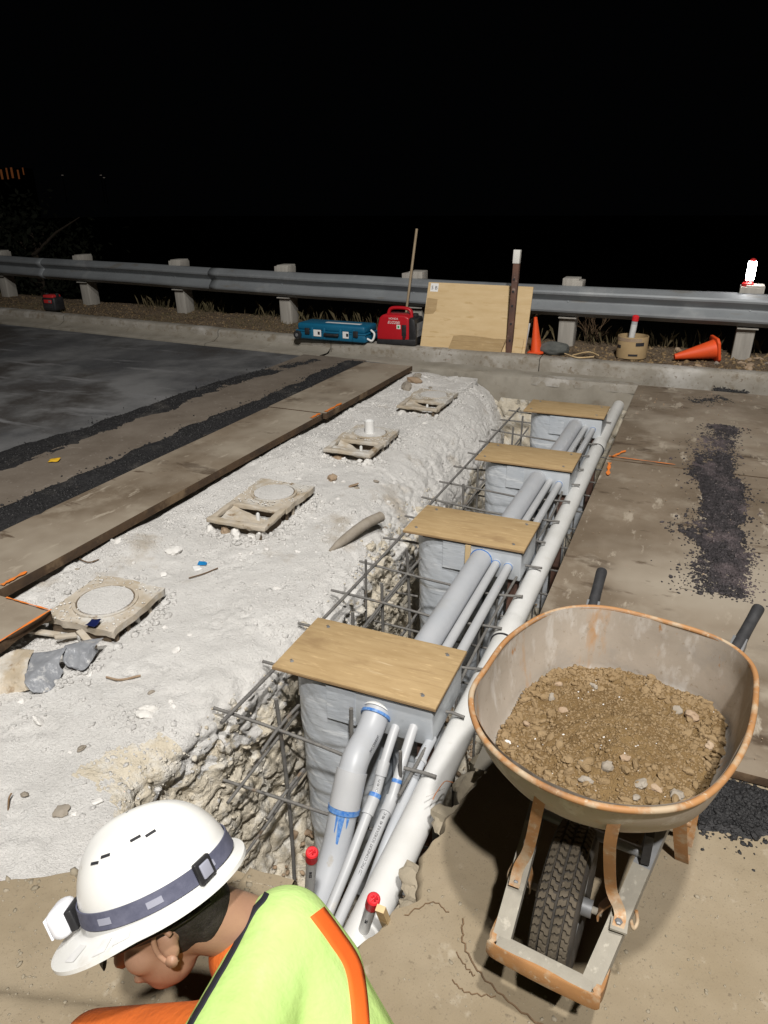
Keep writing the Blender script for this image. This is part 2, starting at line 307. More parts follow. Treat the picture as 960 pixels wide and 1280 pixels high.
def blob(name, prims, mat, parent=None, voxel=.008, smooth_it=6):
    """prims: capsules (p, q, rp, rq) or ellipsoids ('e', centre, (a,b,c), matrix3); fused into one continuous surface"""
    Vs = []; Fs = []; k = 0
    for pr in prims:
        if isinstance(pr[0], str):
            V, F = ICO3; R = np.array(pr[3]) if len(pr) > 3 and pr[3] is not None else np.eye(3); V = (V*np.array(pr[2])) @ R.T+np.array(pr[1])
        else:
            p, q, a, b = np.array(pr[0], float), np.array(pr[1], float), pr[2], pr[3]; V0, F = ICO3; d = q-p; d = d/max(np.linalg.norm(d), 1e-6); sd = (V0 @ d) > 0
            top = p+V0*a; bot = q+V0*b; V = np.where(sd[:, None], bot, top)
        Vs.append(V); Fs.append(F+k); k += len(V)
    me = pymesh(name, np.concatenate(Vs), np.concatenate(Fs)); t = bpy.data.objects.new(name, me); COL.objects.link(t)
    r = t.modifiers.new('r', 'REMESH'); r.mode = 'VOXEL'; r.voxel_size = voxel
    s_ = t.modifiers.new('s', 'SMOOTH'); s_.iterations = smooth_it; s_.factor = .6
    dg = bpy.context.evaluated_depsgraph_get(); m2 = bpy.data.meshes.new_from_object(t.evaluated_get(dg)); bpy.data.objects.remove(t)
    m2.shade_smooth(); m2.materials.clear(); return link(name, m2, mat, parent)
# ================================================================== SETTING
def kerb_y(x): x = np.asarray(x, float); return 7.27+.10*np.log1p(np.exp((-2.0-x)*1.5))/1.5
def rail_y(x): x = np.asarray(x, float); return 8.0+.125*np.log1p(np.exp((-2.0-x)*1.0))/1.0
# dark land beyond the road, down to the horizon
def far_ground():
    ys = np.concatenate([np.linspace(8.9, 14, 24), np.linspace(15, 60, 20), np.linspace(80, 900, 12)]); xs = np.concatenate([np.linspace(-700, -30, 14), np.linspace(-26, 16, 44), np.linspace(20, 700, 14)])
    X, Y = np.meshgrid(xs, ys); off = Y-(rail_y(X)+.55)*np.clip(1-(Y-14)/40, .0, 1)
    Z = -.02-np.clip(off, 0, 9)*.55-np.clip(off-9, 0, 1000)*.012+.10*fbm(np.stack([X, Y, X*0], -1), .7, 3)*np.clip(off, 0, 1)
    P = np.stack([X, Y, Z], -1); o = link('terrain', grid_mesh('terrain', P), 'dark_ground'); tag(o, kind='structure')
    b = MB(); b.add([(-700, -700, -1.3), (700, -700, -1.3), (700, 12, -1.3), (-700, 12, -1.3)], [(0, 1, 2, 3)]); o = b.build('ground', 'soil'); tag(o, kind='structure')
far_ground()
# road on the left: old asphalt, brown strip
def sheet(name, x0, x1, y0f, y1f, z, mat, nx, ny, amp=.006, edge=0., seed=0):
    t = np.linspace(0, 1, ny)[:, None]; X = np.linspace(x0, x1, nx)[None, :]+0*t; Y = y0f(X)*(1-t)+y1f(X)*t
    if edge:
        e = edge*fbm(np.stack([X*0+seed, Y, X*0], -1), 3.0, 4); s = (X-x0)/(x1-x0); X = X+e*(np.abs(s-.5)*2)**8
    Z = z+amp*fbm(np.stack([X, Y, X*0+seed], -1), .8, 4); o = link(name, grid_mesh(name, np.stack([X, Y, Z], -1)), mat); return tag(o, kind='structure')
sheet('road', -40, -2.8, lambda x: x*0-30, lambda x: kerb_y(x)-.22, -.034, 'old_asphalt', 160, 160)
sheet('road_strip', -4.12, -3.3, lambda x: x*0-2, lambda x: kerb_y(x)-.25, -.012, 'brown_patch', 12, 200, amp=.002)
sheet('road_right', -.44, 30, lambda x: x*0+1.7, lambda x: kerb_y(x)-.24, -.036, 'gutter', 60, 40, amp=.002)
# kerb and gutter, cast in lengths
def sweep(name, prof, x0, x1, mat, parent=None, n=24, amp=.004, seed=0):
    xs = np.linspace(x0, x1, n); K = kerb_y(xs); P = np.zeros((n, len(prof), 3))
    for j, (d, z) in enumerate(prof): P[:, j, 0] = xs; P[:, j, 1] = K+d; P[:, j, 2] = z
    P[1:-1] += amp*np.stack([0*P[1:-1, :, 0], fbm(P[1:-1]+seed, 9, 3), .6*fbm(P[1:-1]+seed+5, 9, 3)], -1)
    me = grid_mesh(name, P, smooth=True); me.set_sharp_from_angle(angle=math.radians(45)); return link(name, me, mat, parent)
kerb = empty('kerb', (0, 7.3, 0), None, None); kerb['kind'] = 'structure'
cuts = [-26, -20, -15, -11.5, -8.5, -5.6, -3.9, -1.43, 1.5, 4.5, 8, 12]
for i in range(len(cuts)-1):
    a, b = cuts[i]+.004, cuts[i+1]-.004
    sweep('kerb_segment', [(-.005, -.10), (.0, -.02), (.004, .085), (.012, .105), (.03, .117), (.08, .122), (.16, .122), (.175, .115), (.18, .0)], a, b, 'kerb', kerb, n=int((b-a)/.06), seed=i)
    if b < -2.5 or a > -.6: sweep('gutter_segment', [(-.29, -.2), (-.29, -.014), (-.27, -.004), (-.1, -.010), (-.04, .012), (.0, .034)], a, b, 'gutter', kerb, n=int((b-a)/.06), seed=i+30)
# broken gutter apron over the far end of the trench
sweep('gutter_segment', [(-.27, -.34), (-.255, -.22), (-.235, -.13), (-.225, -.05), (-.20, -.028), (-.09, -.024), (.0, -.012)], -3.9, -.41, 'gutter', kerb, n=90, amp=.014, seed=61)
sweep('gutter_segment', [(-.235, -.10), (-.232, -.035), (-.222, -.022), (-.10, -.018), (-.09, -.03)], -1.45, -.425, 'kerb', kerb, n=40, amp=.004, seed=62)
# verge behind the kerb
def verge():
    xs = np.concatenate([np.linspace(-26, -11, 50), np.linspace(-10.9, 2.5, 330), np.linspace(2.7, 14, 40)]); t = np.linspace(0, 1, 60)
    X, T = np.meshgrid(xs, t); y0 = kerb_y(X)+.17; y1 = rail_y(X)+.75; Y = y0+(y1-y0)*T; Pn = np.stack([X, Y, X*0], -1)
    Z = .112+.012*fbm(Pn, 2.2, 4)+.012*fbm(Pn, 14, 3, ridge=True)-.02*(1-T)+.05*np.clip(T-.3, 0, 1)*np.clip(-X/8, 0, 1)-np.clip(T-.72, 0, 1)**1.5*1.9
    me = grid_mesh('verge', np.stack([X, Y, Z], -1)); o = link('verge', me, 'verge'); tag(o, kind='structure'); return me
verge_me = verge(); verge_bv = bvh_of(verge_me)
def vz(x, y): return drop(verge_bv, x, y) or .11
# dry grass and clods on the verge
def grass(name, n, xr, yr, h, parent=None):
    V = []; F = []
    for i in range(n):
        x = random.uniform(*xr); y = float(kerb_y(x))+random.uniform(*yr); z = vz(x, y)
        if fbm(np.array([[x, y, 3.]]), 1.3, 3)[0] < -.1: continue
        hh = h*random.uniform(.4, 1.3); a = random.uniform(0, 2*PI); wd = .0018+.0015*random.random(); lx, ly = random.gauss(0, .28)*hh, random.gauss(0, .28)*hh
        k = len(V); dx, dy = math.cos(a)*wd, math.sin(a)*wd
        V += [(x-dx, y-dy, z-.01), (x+dx, y+dy, z-.01), (x+lx*.4, y+ly*.4, z+hh*.7), (x+lx, y+ly, z+hh)]; F += [(k, k+1, k+2), (k+1, k+3, k+2)]
    o = link(name, pymesh(name, V, F), 'dry_grass', parent); o['kind'] = 'stuff'; return o
tag(grass('dry_grass', 9000, (-13, -3.0), (.25, 1.5), .035), 'short dry grass on the verge under the guardrail', 'grass')
tag(grass('weeds', 1600, (-9, 3), (1.0, 1.5), .17), 'dark weeds growing behind the guardrail', 'weeds')
n = 3800; px_ = rng_.uniform(-12, 3, n); py_ = kerb_y(px_)+rng_.uniform(.2, 1.2, n); pz_ = np.array([vz(a, b) for a, b in zip(px_, py_)])
tag(crumbs('verge_gravel', np.stack([px_, py_, pz_], -1), rng_.uniform(.004, .016, n)*np.where(px_ > -1, 1.5, 1), 'clod'), 'loose dirt clods and gravel along the verge', 'gravel')
# near slab (left and right of the trench mouth), walls of the trench
def ybl(x): return np.interp(x, [-6, -1.9, -1.5, -1.33, -1.17, -.93, -.75], [.72, .78, .86, .96, 1.06, 1.12, 1.14])
def slab_left():
    xs = np.concatenate([np.linspace(-6, -2.0, 30), np.linspace(-1.95, -.765, 130)]); t = 1-np.linspace(1, 0, 150)**1.8
    X, T = np.meshgrid(xs, t); Y1 = ybl(X)+.018*fbm(np.stack([X, X*0, X*0+2], -1), 7, 3); Y = -4+(Y1+4)*T; Pn = np.stack([X, Y, X*0], -1)
    Z = -.045+.010*fbm(Pn, 1.7, 4)+.0025*fbm(Pn, 18, 3)
    e = Y-(.60+.30*(X+1.3))                                         # a slab joint with a small step, running across
    Z = Z-.03/(1+np.exp(-e*160))*(X < -.9)
    P = np.stack([X, Y, Z], -1); ed = [P]
    for dz, dy in ((-.02, .006), (-.06, .012), (-.12, .004)):
        q = P[-1:].copy(); q[..., 2] += dz; q[..., 1] += dy+.012*fbm(q, 20, 2); ed.append(q)
    o = link('near_slab', grid_mesh('near_slab', np.concatenate(ed)), 'slab'); tag(o, kind='structure'); return o
def xr_(y): return np.interp(y, [-4, .74, .80, 1.02, 1.15, 1.2, 1.5, 1.62, 1.7, 1.99], [-.766, -.766, -.54, -.50, -.475, -.455, -.45, -.43, -.41, -.42])
def slab_right():
    ys = np.concatenate([np.linspace(-4, .5, 40), np.linspace(.52, 1.99, 150)]); t = np.linspace(0, 1, 170)**1.7
    T, Y = np.meshgrid(t, ys); rag = np.clip((Y-.78)*20, 0, 1)*(1-np.clip((Y-1.75)*6, 0, 1)); X0 = xr_(Y)+rag*.022*fbm(np.stack([Y*0, Y, Y*0+4], -1), 9, 4); X = X0+(6-X0)*T; Pn = np.stack([X, Y, X*0], -1)
    Z = -.034+.005*fbm(Pn, 2.1, 4)+.0018*fbm(Pn, 22, 3)
    P = np.stack([X, Y, Z], -1); ed = []
    for dz, dx in ((-.13, -.01), (-.06, -.016), (-.02, -.006)):
        q = P[:, :1].copy(); q[..., 2] += dz; q[..., 0] += dx+.012*fbm(q, 20, 2); ed.append(q)
    me = grid_mesh('near_slab', np.concatenate(ed+[P], 1)); o = link('near_slab', me, 'slab'); tag(o, kind='structure'); return me
slab_l = slab_left(); slab_r_me = slab_right(); slab_bv = bvh_of(slab_r_me); slab_lbv = bvh_of(slab_l.data)
def wall(name, pts, z0, z1, mat, res=.02, amp=.03, seed=0, lean=0., cell=9):
    pts = [Vector(p) for p in pts]; L_ = [0]
    for a, b in zip(pts, pts[1:]): L_.append(L_[-1]+(b-a).length)
    n = max(3, int(L_[-1]/res)); s = np.linspace(0, L_[-1], n); X = np.interp(s, L_, [p.x for p in pts]); Y = np.interp(s, L_, [p.y for p in pts])
    tx, ty = np.gradient(X), np.gradient(Y); l_ = np.hypot(tx, ty); nx, ny = ty/l_, -tx/l_
    k = max(3, int((z1-z0)/res)); Z = np.linspace(z1, z0, k); P = np.zeros((k, n, 3)); P[..., 0] = X; P[..., 1] = Y; P[..., 2] = Z[:, None]
    b_, e, c = worley(P+seed, cell); d = amp*(fbm(P+seed, 5, 4)*.8+.5*c)+lean*(z1-P[..., 2])-amp; P[..., 0] += nx*d; P[..., 1] += ny*d
    o = link(name, grid_mesh(name, P), mat); tag(o, kind='structure'); return o
wall('trench_wall', [(-.43, 7.05, 0), (-.43, 2.0, 0), (-.425, 1.7, 0), (-.455, 1.45, 0), (-.47, 1.16, 0), (-.51, 1.0, 0), (-.56, .79, 0), (-.76, .76, 0), (-.77, 1.0, 0), (-.765, 1.13, 0), (-.94, 1.10, 0), (-1.12, 1.06, 0), (-1.3, 1.0, 0)], -1.25, -.05, 'sandstone', res=.022, amp=.03, seed=3)
wall('trench_wall', [(-2.85, 6.98, 0), (-.40, 6.95, 0)], -1.25, -.25, 'sandstone', res=.025, amp=.05, seed=8)
b = MB(); P = np.stack(np.meshgrid(np.linspace(-1.75, -.3, 70), np.linspace(.7, 7.1, 280)), -1); Z = -1.14+.05*fbm(np.concatenate([P, P[..., :1]*0], -1), 4, 4)+.02*fbm(np.concatenate([P, P[..., :1]*0], -1), 16, 3)
tag(link('trench_floor', grid_mesh('trench_floor', np.concatenate([P, Z[..., None]], -1)), 'sandstone'), kind='structure')
# the dusty bank beside the trench: a flat dug-out bed that rolls over into a rock face
def bank():
    ys = np.linspace(.70, 7.06, 460); nsamp = 250
    xe = np.interp(ys, [.7, 1.0, 1.08, 1.2, 1.34, 1.56, 2.4, 2.9, 3.9, 5.0, 6.0, 6.5, 7.1], [-1.05, -1.12, -1.24, -1.42, -1.54, -1.50, -1.455, -1.45, -1.53, -1.60, -1.60, -1.66, -1.80])
    R = np.interp(ys, [1, 1.6, 2.6, 3.4, 4.2, 5.5, 7], [.10, .11, .14, .26, .42, .46, .42])
    P = np.zeros((len(ys), nsamp, 3)); K = np.zeros((len(ys), nsamp))
    for i, y in enumerate(ys):
        pts = [(-2.95, -.085), (-2.7, -.088), (-2.4, -.115), (-2.0, -.13), (xe[i]-R[i]-.02, -.135)]
        for a in np.linspace(0, math.radians(80), 8): pts.append((xe[i]-R[i]+(R[i]+.06)*math.sin(a), -.137-R[i]*.95*(1-math.cos(a))))
        xb = pts[-1][0]; zb = pts[-1][1]
        for q in np.linspace(.15, 1, 6): pts.append((xb+.12*q*(1 if zb > -.6 else .7), zb+(-1.2-zb)*q))
        pts = np.array(pts); L_ = np.concatenate([[0], np.cumsum(np.hypot(*np.diff(pts, axis=0).T))]); s = np.linspace(0, L_[-1], nsamp)
        P[i, :, 0] = np.interp(s, L_, pts[:, 0]); P[i, :, 1] = y; P[i, :, 2] = np.interp(s, L_, pts[:, 1])
    for _ in range(3): P[:, 1:-1] = .25*P[:, :-2]+.5*P[:, 1:-1]+.25*P[:, 2:]
    du = np.gradient(P, axis=1); dv = np.gradient(P, axis=0); N = np.cross(du, dv); N /= np.linalg.norm(N, axis=-1, keepdims=True)
    face = np.clip((-.14-P[..., 2])/.12, 0, 1)*np.interp(P[..., 1], [0, 3.2, 4.2, 9], [1, 1, .45, .35])
    b1, e1, c1 = worley(P*np.array([1, 1, 1.5])+4, 7.); b2, e2, c2 = worley(P+1.7, 19.)
    d = .014*fbm(P, 1.6, 3)+.0045*fbm(P, 9, 4)+.005*np.clip(fbm(P+3, 4, 2)+.1, 0, 1)*c2*2
    d += face*(.05*fbm(P*np.array([1, .7, 1.6])+2, 2.0, 3)+.013*fbm(P*np.array([1, .6, 1.9])+6, 5, 5, gain=.6, ridge=True)+.012*c1+.006*c2+.006*fbm(P, 40, 3)-.030*np.exp(-e1*11)-.02)
    hump = .045*np.exp(-((P[..., 0]+2.55)/.16)**2)*(.5+.5*fbm(P*np.array([0, 1, 0]), 2.2, 3)); d += (1-face)*hump
    d += (1-face)*.05*np.interp(P[..., 1], [0, 3, 5, 8], [0, 0, .6, 1])*np.exp(-((P[..., 0]+2.0)/.35)**2)
    P = P+N*d[..., None]
    me = grid_mesh('bank', P); me.materials.append(MATS['dust']); me.materials.append(MATS['sandstone'])
    pz = P[:-1, :-1, :]; nz = N[:-1, :-1, 2]; mixn = fbm(pz, 6, 3)*.12+fbm(pz, 25, 2)*.05
    stone = ((pz[..., 2] < -.30+mixn*1.6) & (nz < .75)) | ((pz[..., 2] < -.62+mixn))
    stone &= ~((pz[..., 1] > 3.5) & (pz[..., 2] > -.55+mixn))
    tan = np.hypot((pz[..., 0]+1.50)/.9, (pz[..., 1]-1.36)/1.2) < .13+mixn*1.2; stone |= tan
    me.polygons.foreach_set('material_index', stone.astype(np.int32).ravel()); o = link('bank', me); tag(o, kind='structure'); return o, me
bank_o, bank_me = bank(); bank_bv = bvh_of(bank_me)
def bz(x, y): return drop(bank_bv, x, y)
# rubble lying on the bank: larger pieces one by one, the rest as gravel
ROCKS = {k: [rock_mesh('rock_'+k, s_+i*3.1, 'stone_'+k) for i in range(5)] for s_, k in ((1, 'white'), (2, 'grey'), (3, 'brown'))}
for lst in ROCKS.values():
    for me in lst: me.name = 'stone'
def put_stone(x, y, s, kind='white', parent=None, name='stone', sink=.35, bv=None, flat=None):
    z = drop(bv or bank_bv, x, y)
    if z is None: return None
    o = bpy.data.objects.new(name, random.choice(ROCKS[kind])); COL.objects.link(o); o.location = (x, y, z+s*(.7*.5-sink*.5)); o.scale = (s*random.uniform(.8, 1.25), s*random.uniform(.8, 1.1), s*(flat or random.uniform(.55, 1)))
    o.rotation_euler = (random.gauss(0, .3), random.gauss(0, .3), random.uniform(0, 6.3))
    if parent is not None: o.parent = parent
    return o
for i in range(210):
    y = 1.0+5.9*random.random()**1.3; x = random.uniform(-2.7, -1.55)
    if fbm(np.array([[x, y, 1.]]), 1.9, 3)[0] < -.05 and random.random() < .75: continue
    put_stone(x, y, random.uniform(.007, .017)*(1+.6*(random.random() < .12)), random.choice(['white']*7+['grey']), bank_o, sink=.7)
n = 26000; gx = rng_.uniform(-2.72, -1.45, n); gy = .8+6.1*rng_.random(n)**1.25; dens = fbm(np.stack([gx, gy, gx*0+1], -1), 2.1, 4)
edge_ = np.exp(-((gx+2.62)/.12)**2); keep = (dens+.9*edge_+rng_.normal(0, .25, n)) > .12; gx, gy = gx[keep], gy[keep]; gz = np.array([bz(a, b) or -9 for a, b in zip(gx, gy)]); k = gz > -.5
sz = np.clip(rng_.lognormal(-5.45, .6, k.sum()), .0018, .015)
crumbs('rubble', np.stack([gx[k], gy[k], gz[k]], -1), sz, 'dust', bank_o)
n = 2600; gx = rng_.uniform(-1.5, -.45, n); gy = rng_.uniform(1.15, 6.9, n)
crumbs('trench_rubble', np.stack([gx, gy, -1.12+.03*rng_.random(n)], -1), np.clip(rng_.lognormal(-4.5, .5, n), .005, .04), 'stone_brown', bank_o)
# broken rock showing in the cut face of the bank
M('stone_cream', (.64, .585, .49), (.56, .50, .40), 12, 7, layers=((8, .62, .74, (.44, .34, .21)), (20, .56, .66, (.68, .65, .59))), rough=.95, spec=.1, bumps=((50, .7, .008), (200, .6, .003)))
ROCKS['cream'] = [rock_mesh('stone', 60+i*4.3, 'sandstone', amp=.22) for i in range(6)]
bv_ = bank_me.vertices; cand = [i for i in range(0, len(bv_), 7) if 1.1 < bv_[i].co.y < 4.6 and -.85 < bv_[i].co.z < -.17 and bv_[i].normal.z < .8 and -1.62 < bv_[i].co.x < -1.2]
random.shuffle(cand)
for i in cand[:75]:
    v_ = bv_[i]; s_ = random.uniform(.012, .034)*(1 if v_.co.y < 3 else 1.2); o = bpy.data.objects.new('stone', random.choice(ROCKS['cream'])); COL.objects.link(o); o.parent = bank_o; o.location = v_.co-v_.normal*s_*.25; o.scale = (s_, s_*1.4, s_*random.uniform(.6, 1)); o.rotation_euler = (random.uniform(0, 6), random.uniform(0, 6), random.uniform(0, 6))
pf = np.array([(bv_[i].co+bv_[i].normal*.001)[:] for i in cand[150:1500]]); crumbs('face_rubble', pf, np.clip(rng_.lognormal(-5.1, .5, len(pf)), .002, .012), 'sandstone', bank_o)
# dust and grit on the near slab
n = 1500; gx = rng_.uniform(-.42, .9, n); gy = rng_.uniform(.7, 1.9, n); gz = np.array([drop(slab_bv, a, b) or -.03 for a, b in zip(gx, gy)])
tag(crumbs('grit', np.stack([gx, gy, gz], -1), np.clip(rng_.lognormal(-6.1, .5, n), .0012, .007), 'chunk'), 'fine grit scattered on the near concrete slab', 'grit')
n = 1200; gx = rng_.uniform(-1.6, -.78, n); gy = rng_.uniform(.35, 1.1, n); gz = np.array([drop(slab_lbv, a, b) or -9 for a, b in zip(gx, gy)]); k = gz > -.12
tag(crumbs('grit', np.stack([gx, gy, gz], -1)[k], np.clip(rng_.lognormal(-6.0, .55, k.sum()), .0012, .008)*(1+1.2*np.exp(-((ybl(gx[k])-gy[k])/.06)**2)), 'chunk'), 'fine grit scattered on the slab behind the hard hat', 'grit')
# ================================================================== PLATES AND COLD MIX
def plate(x0, x1, y0, y1, zt, th, label, group=None, tilt=(0, 0), orange=None, mat='steel_plate', jag=.0):
    c = Vector(((x0+x1)/2, (y0+y1)/2, zt-th)); root = empty('steel_plate', c, label, 'road plate', group)
    nx, ny = 24, 70; X, Y = np.meshgrid(np.linspace(x0, x1, nx), np.linspace(y0, y1, ny))
    if jag:
        s = (X-x0)/(x1-x0); X = X+jag*fbm(np.stack([Y*0, Y, Y*0+x0], -1), 4, 3)*(s > .99)
    Z = zt+tilt[0]*(X-c.x)+tilt[1]*(Y-c.y)+.004*fbm(np.stack([X, Y, X*0], -1), .9, 3)
    T = np.stack([X, Y, Z], -1); e = .004
    ring = np.concatenate([T[0], T[1:, -1], T[-1, -2::-1], T[-2:0:-1, 0]]); low = ring.copy(); low[:, 2] -= th; mid = ring.copy(); mid[:, 2] -= e; cc = ring-np.array([c.x, c.y, 0]); mid[:, :2] += np.sign(cc[:, :2])*e*.5; low[:, :2] += np.sign(cc[:, :2])*e*.5
    link('plate_top', grid_mesh('plate_top', T), mat, root)
    link('plate_edge', grid_mesh('plate_edge', np.stack([ring, mid, low]), closed=True), 'plate_edge', root)
    for (ax, ay, bx, by, wd) in (orange or ()):
        k = 14; t = np.linspace(0, 1, k); cx = ax+(bx-ax)*t; cy = ay+(by-ay)*t; d = np.array([-(by-ay), bx-ax]); d = d/np.linalg.norm(d); wv = wd*(.6+.4*fbm(np.stack([t*3, t, t], -1), 2, 3)); P = np.zeros((k, 3, 3))
        for j, q in enumerate((-.5, 0, .5)): P[:, j, 0] = cx+d[0]*wv*q; P[:, j, 1] = cy+d[1]*wv*q; P[:, j, 2] = zt+tilt[0]*(P[:, j, 0]-c.x)+tilt[1]*(P[:, j, 1]-c.y)+.0065
        link('paint_mark', grid_mesh('paint_mark', P), 'orange_paint', root)
    return root
plate(-3.25, -2.725, 1.90, 5.02, .004, .05, 'long dusty steel road plate with orange-marked corner between the cold-mix strip and the dug bank', orange=((-2.74, 1.92, -2.74, 2.06, .03), (-2.74, 4.86, -2.74, 5.0, .04)))
plate(-3.25, -2.70, 5.035, 6.99, .006, .05, 'steel road plate whose far end meets the gutter below the red generator', orange=((-2.715, 5.06, -2.715, 5.35, .04),))
plate(-3.3, -2.36, 1.2, 1.85, .012, .045, 'loose brown plate with ragged orange-painted edge resting beside the grey plastic bag', tilt=(-.02, 0), orange=((-2.362, 1.3, -2.362, 1.85, .016), (-2.62, 1.843, -2.37, 1.843, .012)), jag=.02)
plate(-.43, 2.6, 1.955, 4.742, 0, .028, 'brown stained steel road plate under the wheelbarrow handles', orange=((-.40, 4.66, -.38, 4.42, .03),))
plate(-.43, 2.6, 4.752, 6.985, .002, .028, 'dusty steel road plate beside the white pipe with its far end at the gutter', orange=((-.42, 4.79, .0, 4.775, .016), (-.40, 4.78, -.33, 4.95, .03), (.7, 4.775, 1.1, 4.77, .02)))
def strip(name, pts, wf, n, mat, label, zf, h=.02, seed=0, sizes=(-5.4, .45), spread=1.0, rag=.06):
    """ragged low ridge of cold-mix asphalt with loose crumbs"""
    pts = smooth_path([(p[0], p[1], 0) for p in pts], 40); k = len(pts); m_ = 26; A = np.array([p[:] for p in pts]); d = np.gradient(A, axis=0); d /= np.linalg.norm(d, axis=1, keepdims=True); nn = np.stack([-d[:, 1], d[:, 0]], -1)
    s = np.linspace(-1, 1, m_); P = np.zeros((k, m_, 3)); wv = np.array([wf(t) for t in np.linspace(0, 1, k)])
    jl = rag*fbm(np.stack([A[:, 0]*0+seed, A[:, 1], A[:, 0]], -1), 4.0, 5); jr = rag*fbm(np.stack([A[:, 0]*0+seed+9, A[:, 1], A[:, 0]], -1), 4.0, 5)
    half = wv[:, None]/2*s[None]+np.where(s[None] > 0, jl[:, None]*s[None], -jr[:, None]*s[None])
    P[..., 0] = A[:, None, 0]+nn[:, None, 0]*half; P[..., 1] = A[:, None, 1]+nn[:, None, 1]*half
    P[..., 2] = zf-.004+np.clip((1-s[None]**2), 0, 1)**.6*h*(.75+.5*fbm(P+seed, 5, 3))+.004*fbm(P+seed, 40, 3)
    P[:, 0, 2] = P[:, -1, 2] = zf-.008
    o = link(name, grid_mesh(name, P), mat); tag(o, label, 'asphalt patch', kind='stuff')
    bv = bvh_of(o.data); ti = rng_.integers(0, k, n); lat = rng_.normal(0, .52, n)*spread; ii = np.clip(((lat+1)/2*(m_-1)), 0, m_-1).astype(int)
    hw = np.where(np.abs(lat) <= 1, 0, (np.abs(lat)-1))*np.sign(lat)*wv[ti]/2; pos = P[ti, ii].copy(); pos[:, 0] += nn[ti, 0]*hw+rng_.normal(0, .012, n); pos[:, 1] += nn[ti, 1]*hw+rng_.normal(0, .02, n)
    zz = np.array([drop(bv, a, b) or zf for a, b in zip(pos[:, 0], pos[:, 1])]); pos[:, 2] = np.maximum(zz, zf)+.001
    c = crumbs('crumbs', pos, np.clip(rng_.lognormal(sizes[0], sizes[1], n), .002, .014), mat, o); return o
def wcon(v): return lambda t: v
strip('cold_mix', [(-3.40, 1.2), (-3.38, 2.3), (-3.40, 4.0), (-3.36, 5.6), (-3.40, 7.02)], lambda t: .36-.10*t, 7000, 'cold_mix', 'black cold-mix asphalt ridge along the left steel plates', -.01, h=.03, seed=1)
strip('cold_mix', [(-4.20, 1.2), (-4.24, 3.0), (-4.16, 4.6), (-4.10, 6.0), (-3.85, 6.98)], lambda t: .42-.14*t, 4500, 'cold_mix', 'black cold-mix asphalt ridge between the old road and the brown strip', -.02, h=.025, seed=2)
strip('cold_mix', [(.27, 3.08), (.27, 3.6), (.29, 4.2), (.26, 4.9), (.29, 5.85)], lambda t: .30-.04*abs(t-.5), 9000, 'cold_mix_dusty', 'dusty purplish-black cold-mix strip on the right steel plates', .001, h=.009, seed=3, spread=1.0, rag=.055)
strip('cold_mix', [(.20, 1.83), (.45, 1.86), (1.0, 1.90), (2.6, 1.9)], lambda t: .20, 3200, 'cold_mix', 'black cold-mix ramp at the plate edge beside the wheelbarrow tray', -.034, h=.03, seed=4, rag=.03)
strip('cold_mix', [(.05, 6.52), (.17, 6.62), (.33, 6.72)], lambda t: .12, 260, 'cold_mix', 'small scatter of black asphalt crumbs on the far steel plate', .003, h=.006, seed=5, spread=1.9, rag=.08)
strip('cold_mix', [(.22, 7.08), (.36, 7.07), (.50, 7.06)], lambda t: .10, 260, 'cold_mix', 'clump of black asphalt crumbs in the gutter near the lying cone', -.004, h=.012, seed=6, spread=1.6, rag=.04)
n = 900; gx = rng_.uniform(-.4, 1.2, n); gy = rng_.uniform(2.0, 6.95, n); k_ = fbm(np.stack([gx, gy, gx*0], -1), 1.5, 3) > -.05
tag(crumbs('plate_grit', np.stack([gx, gy, gx*0+.006], -1)[k_], np.clip(rng_.lognormal(-5.9, .5, k_.sum()), .0015, .008), 'stone_brown'), 'grit scattered on the right steel plates', 'grit')
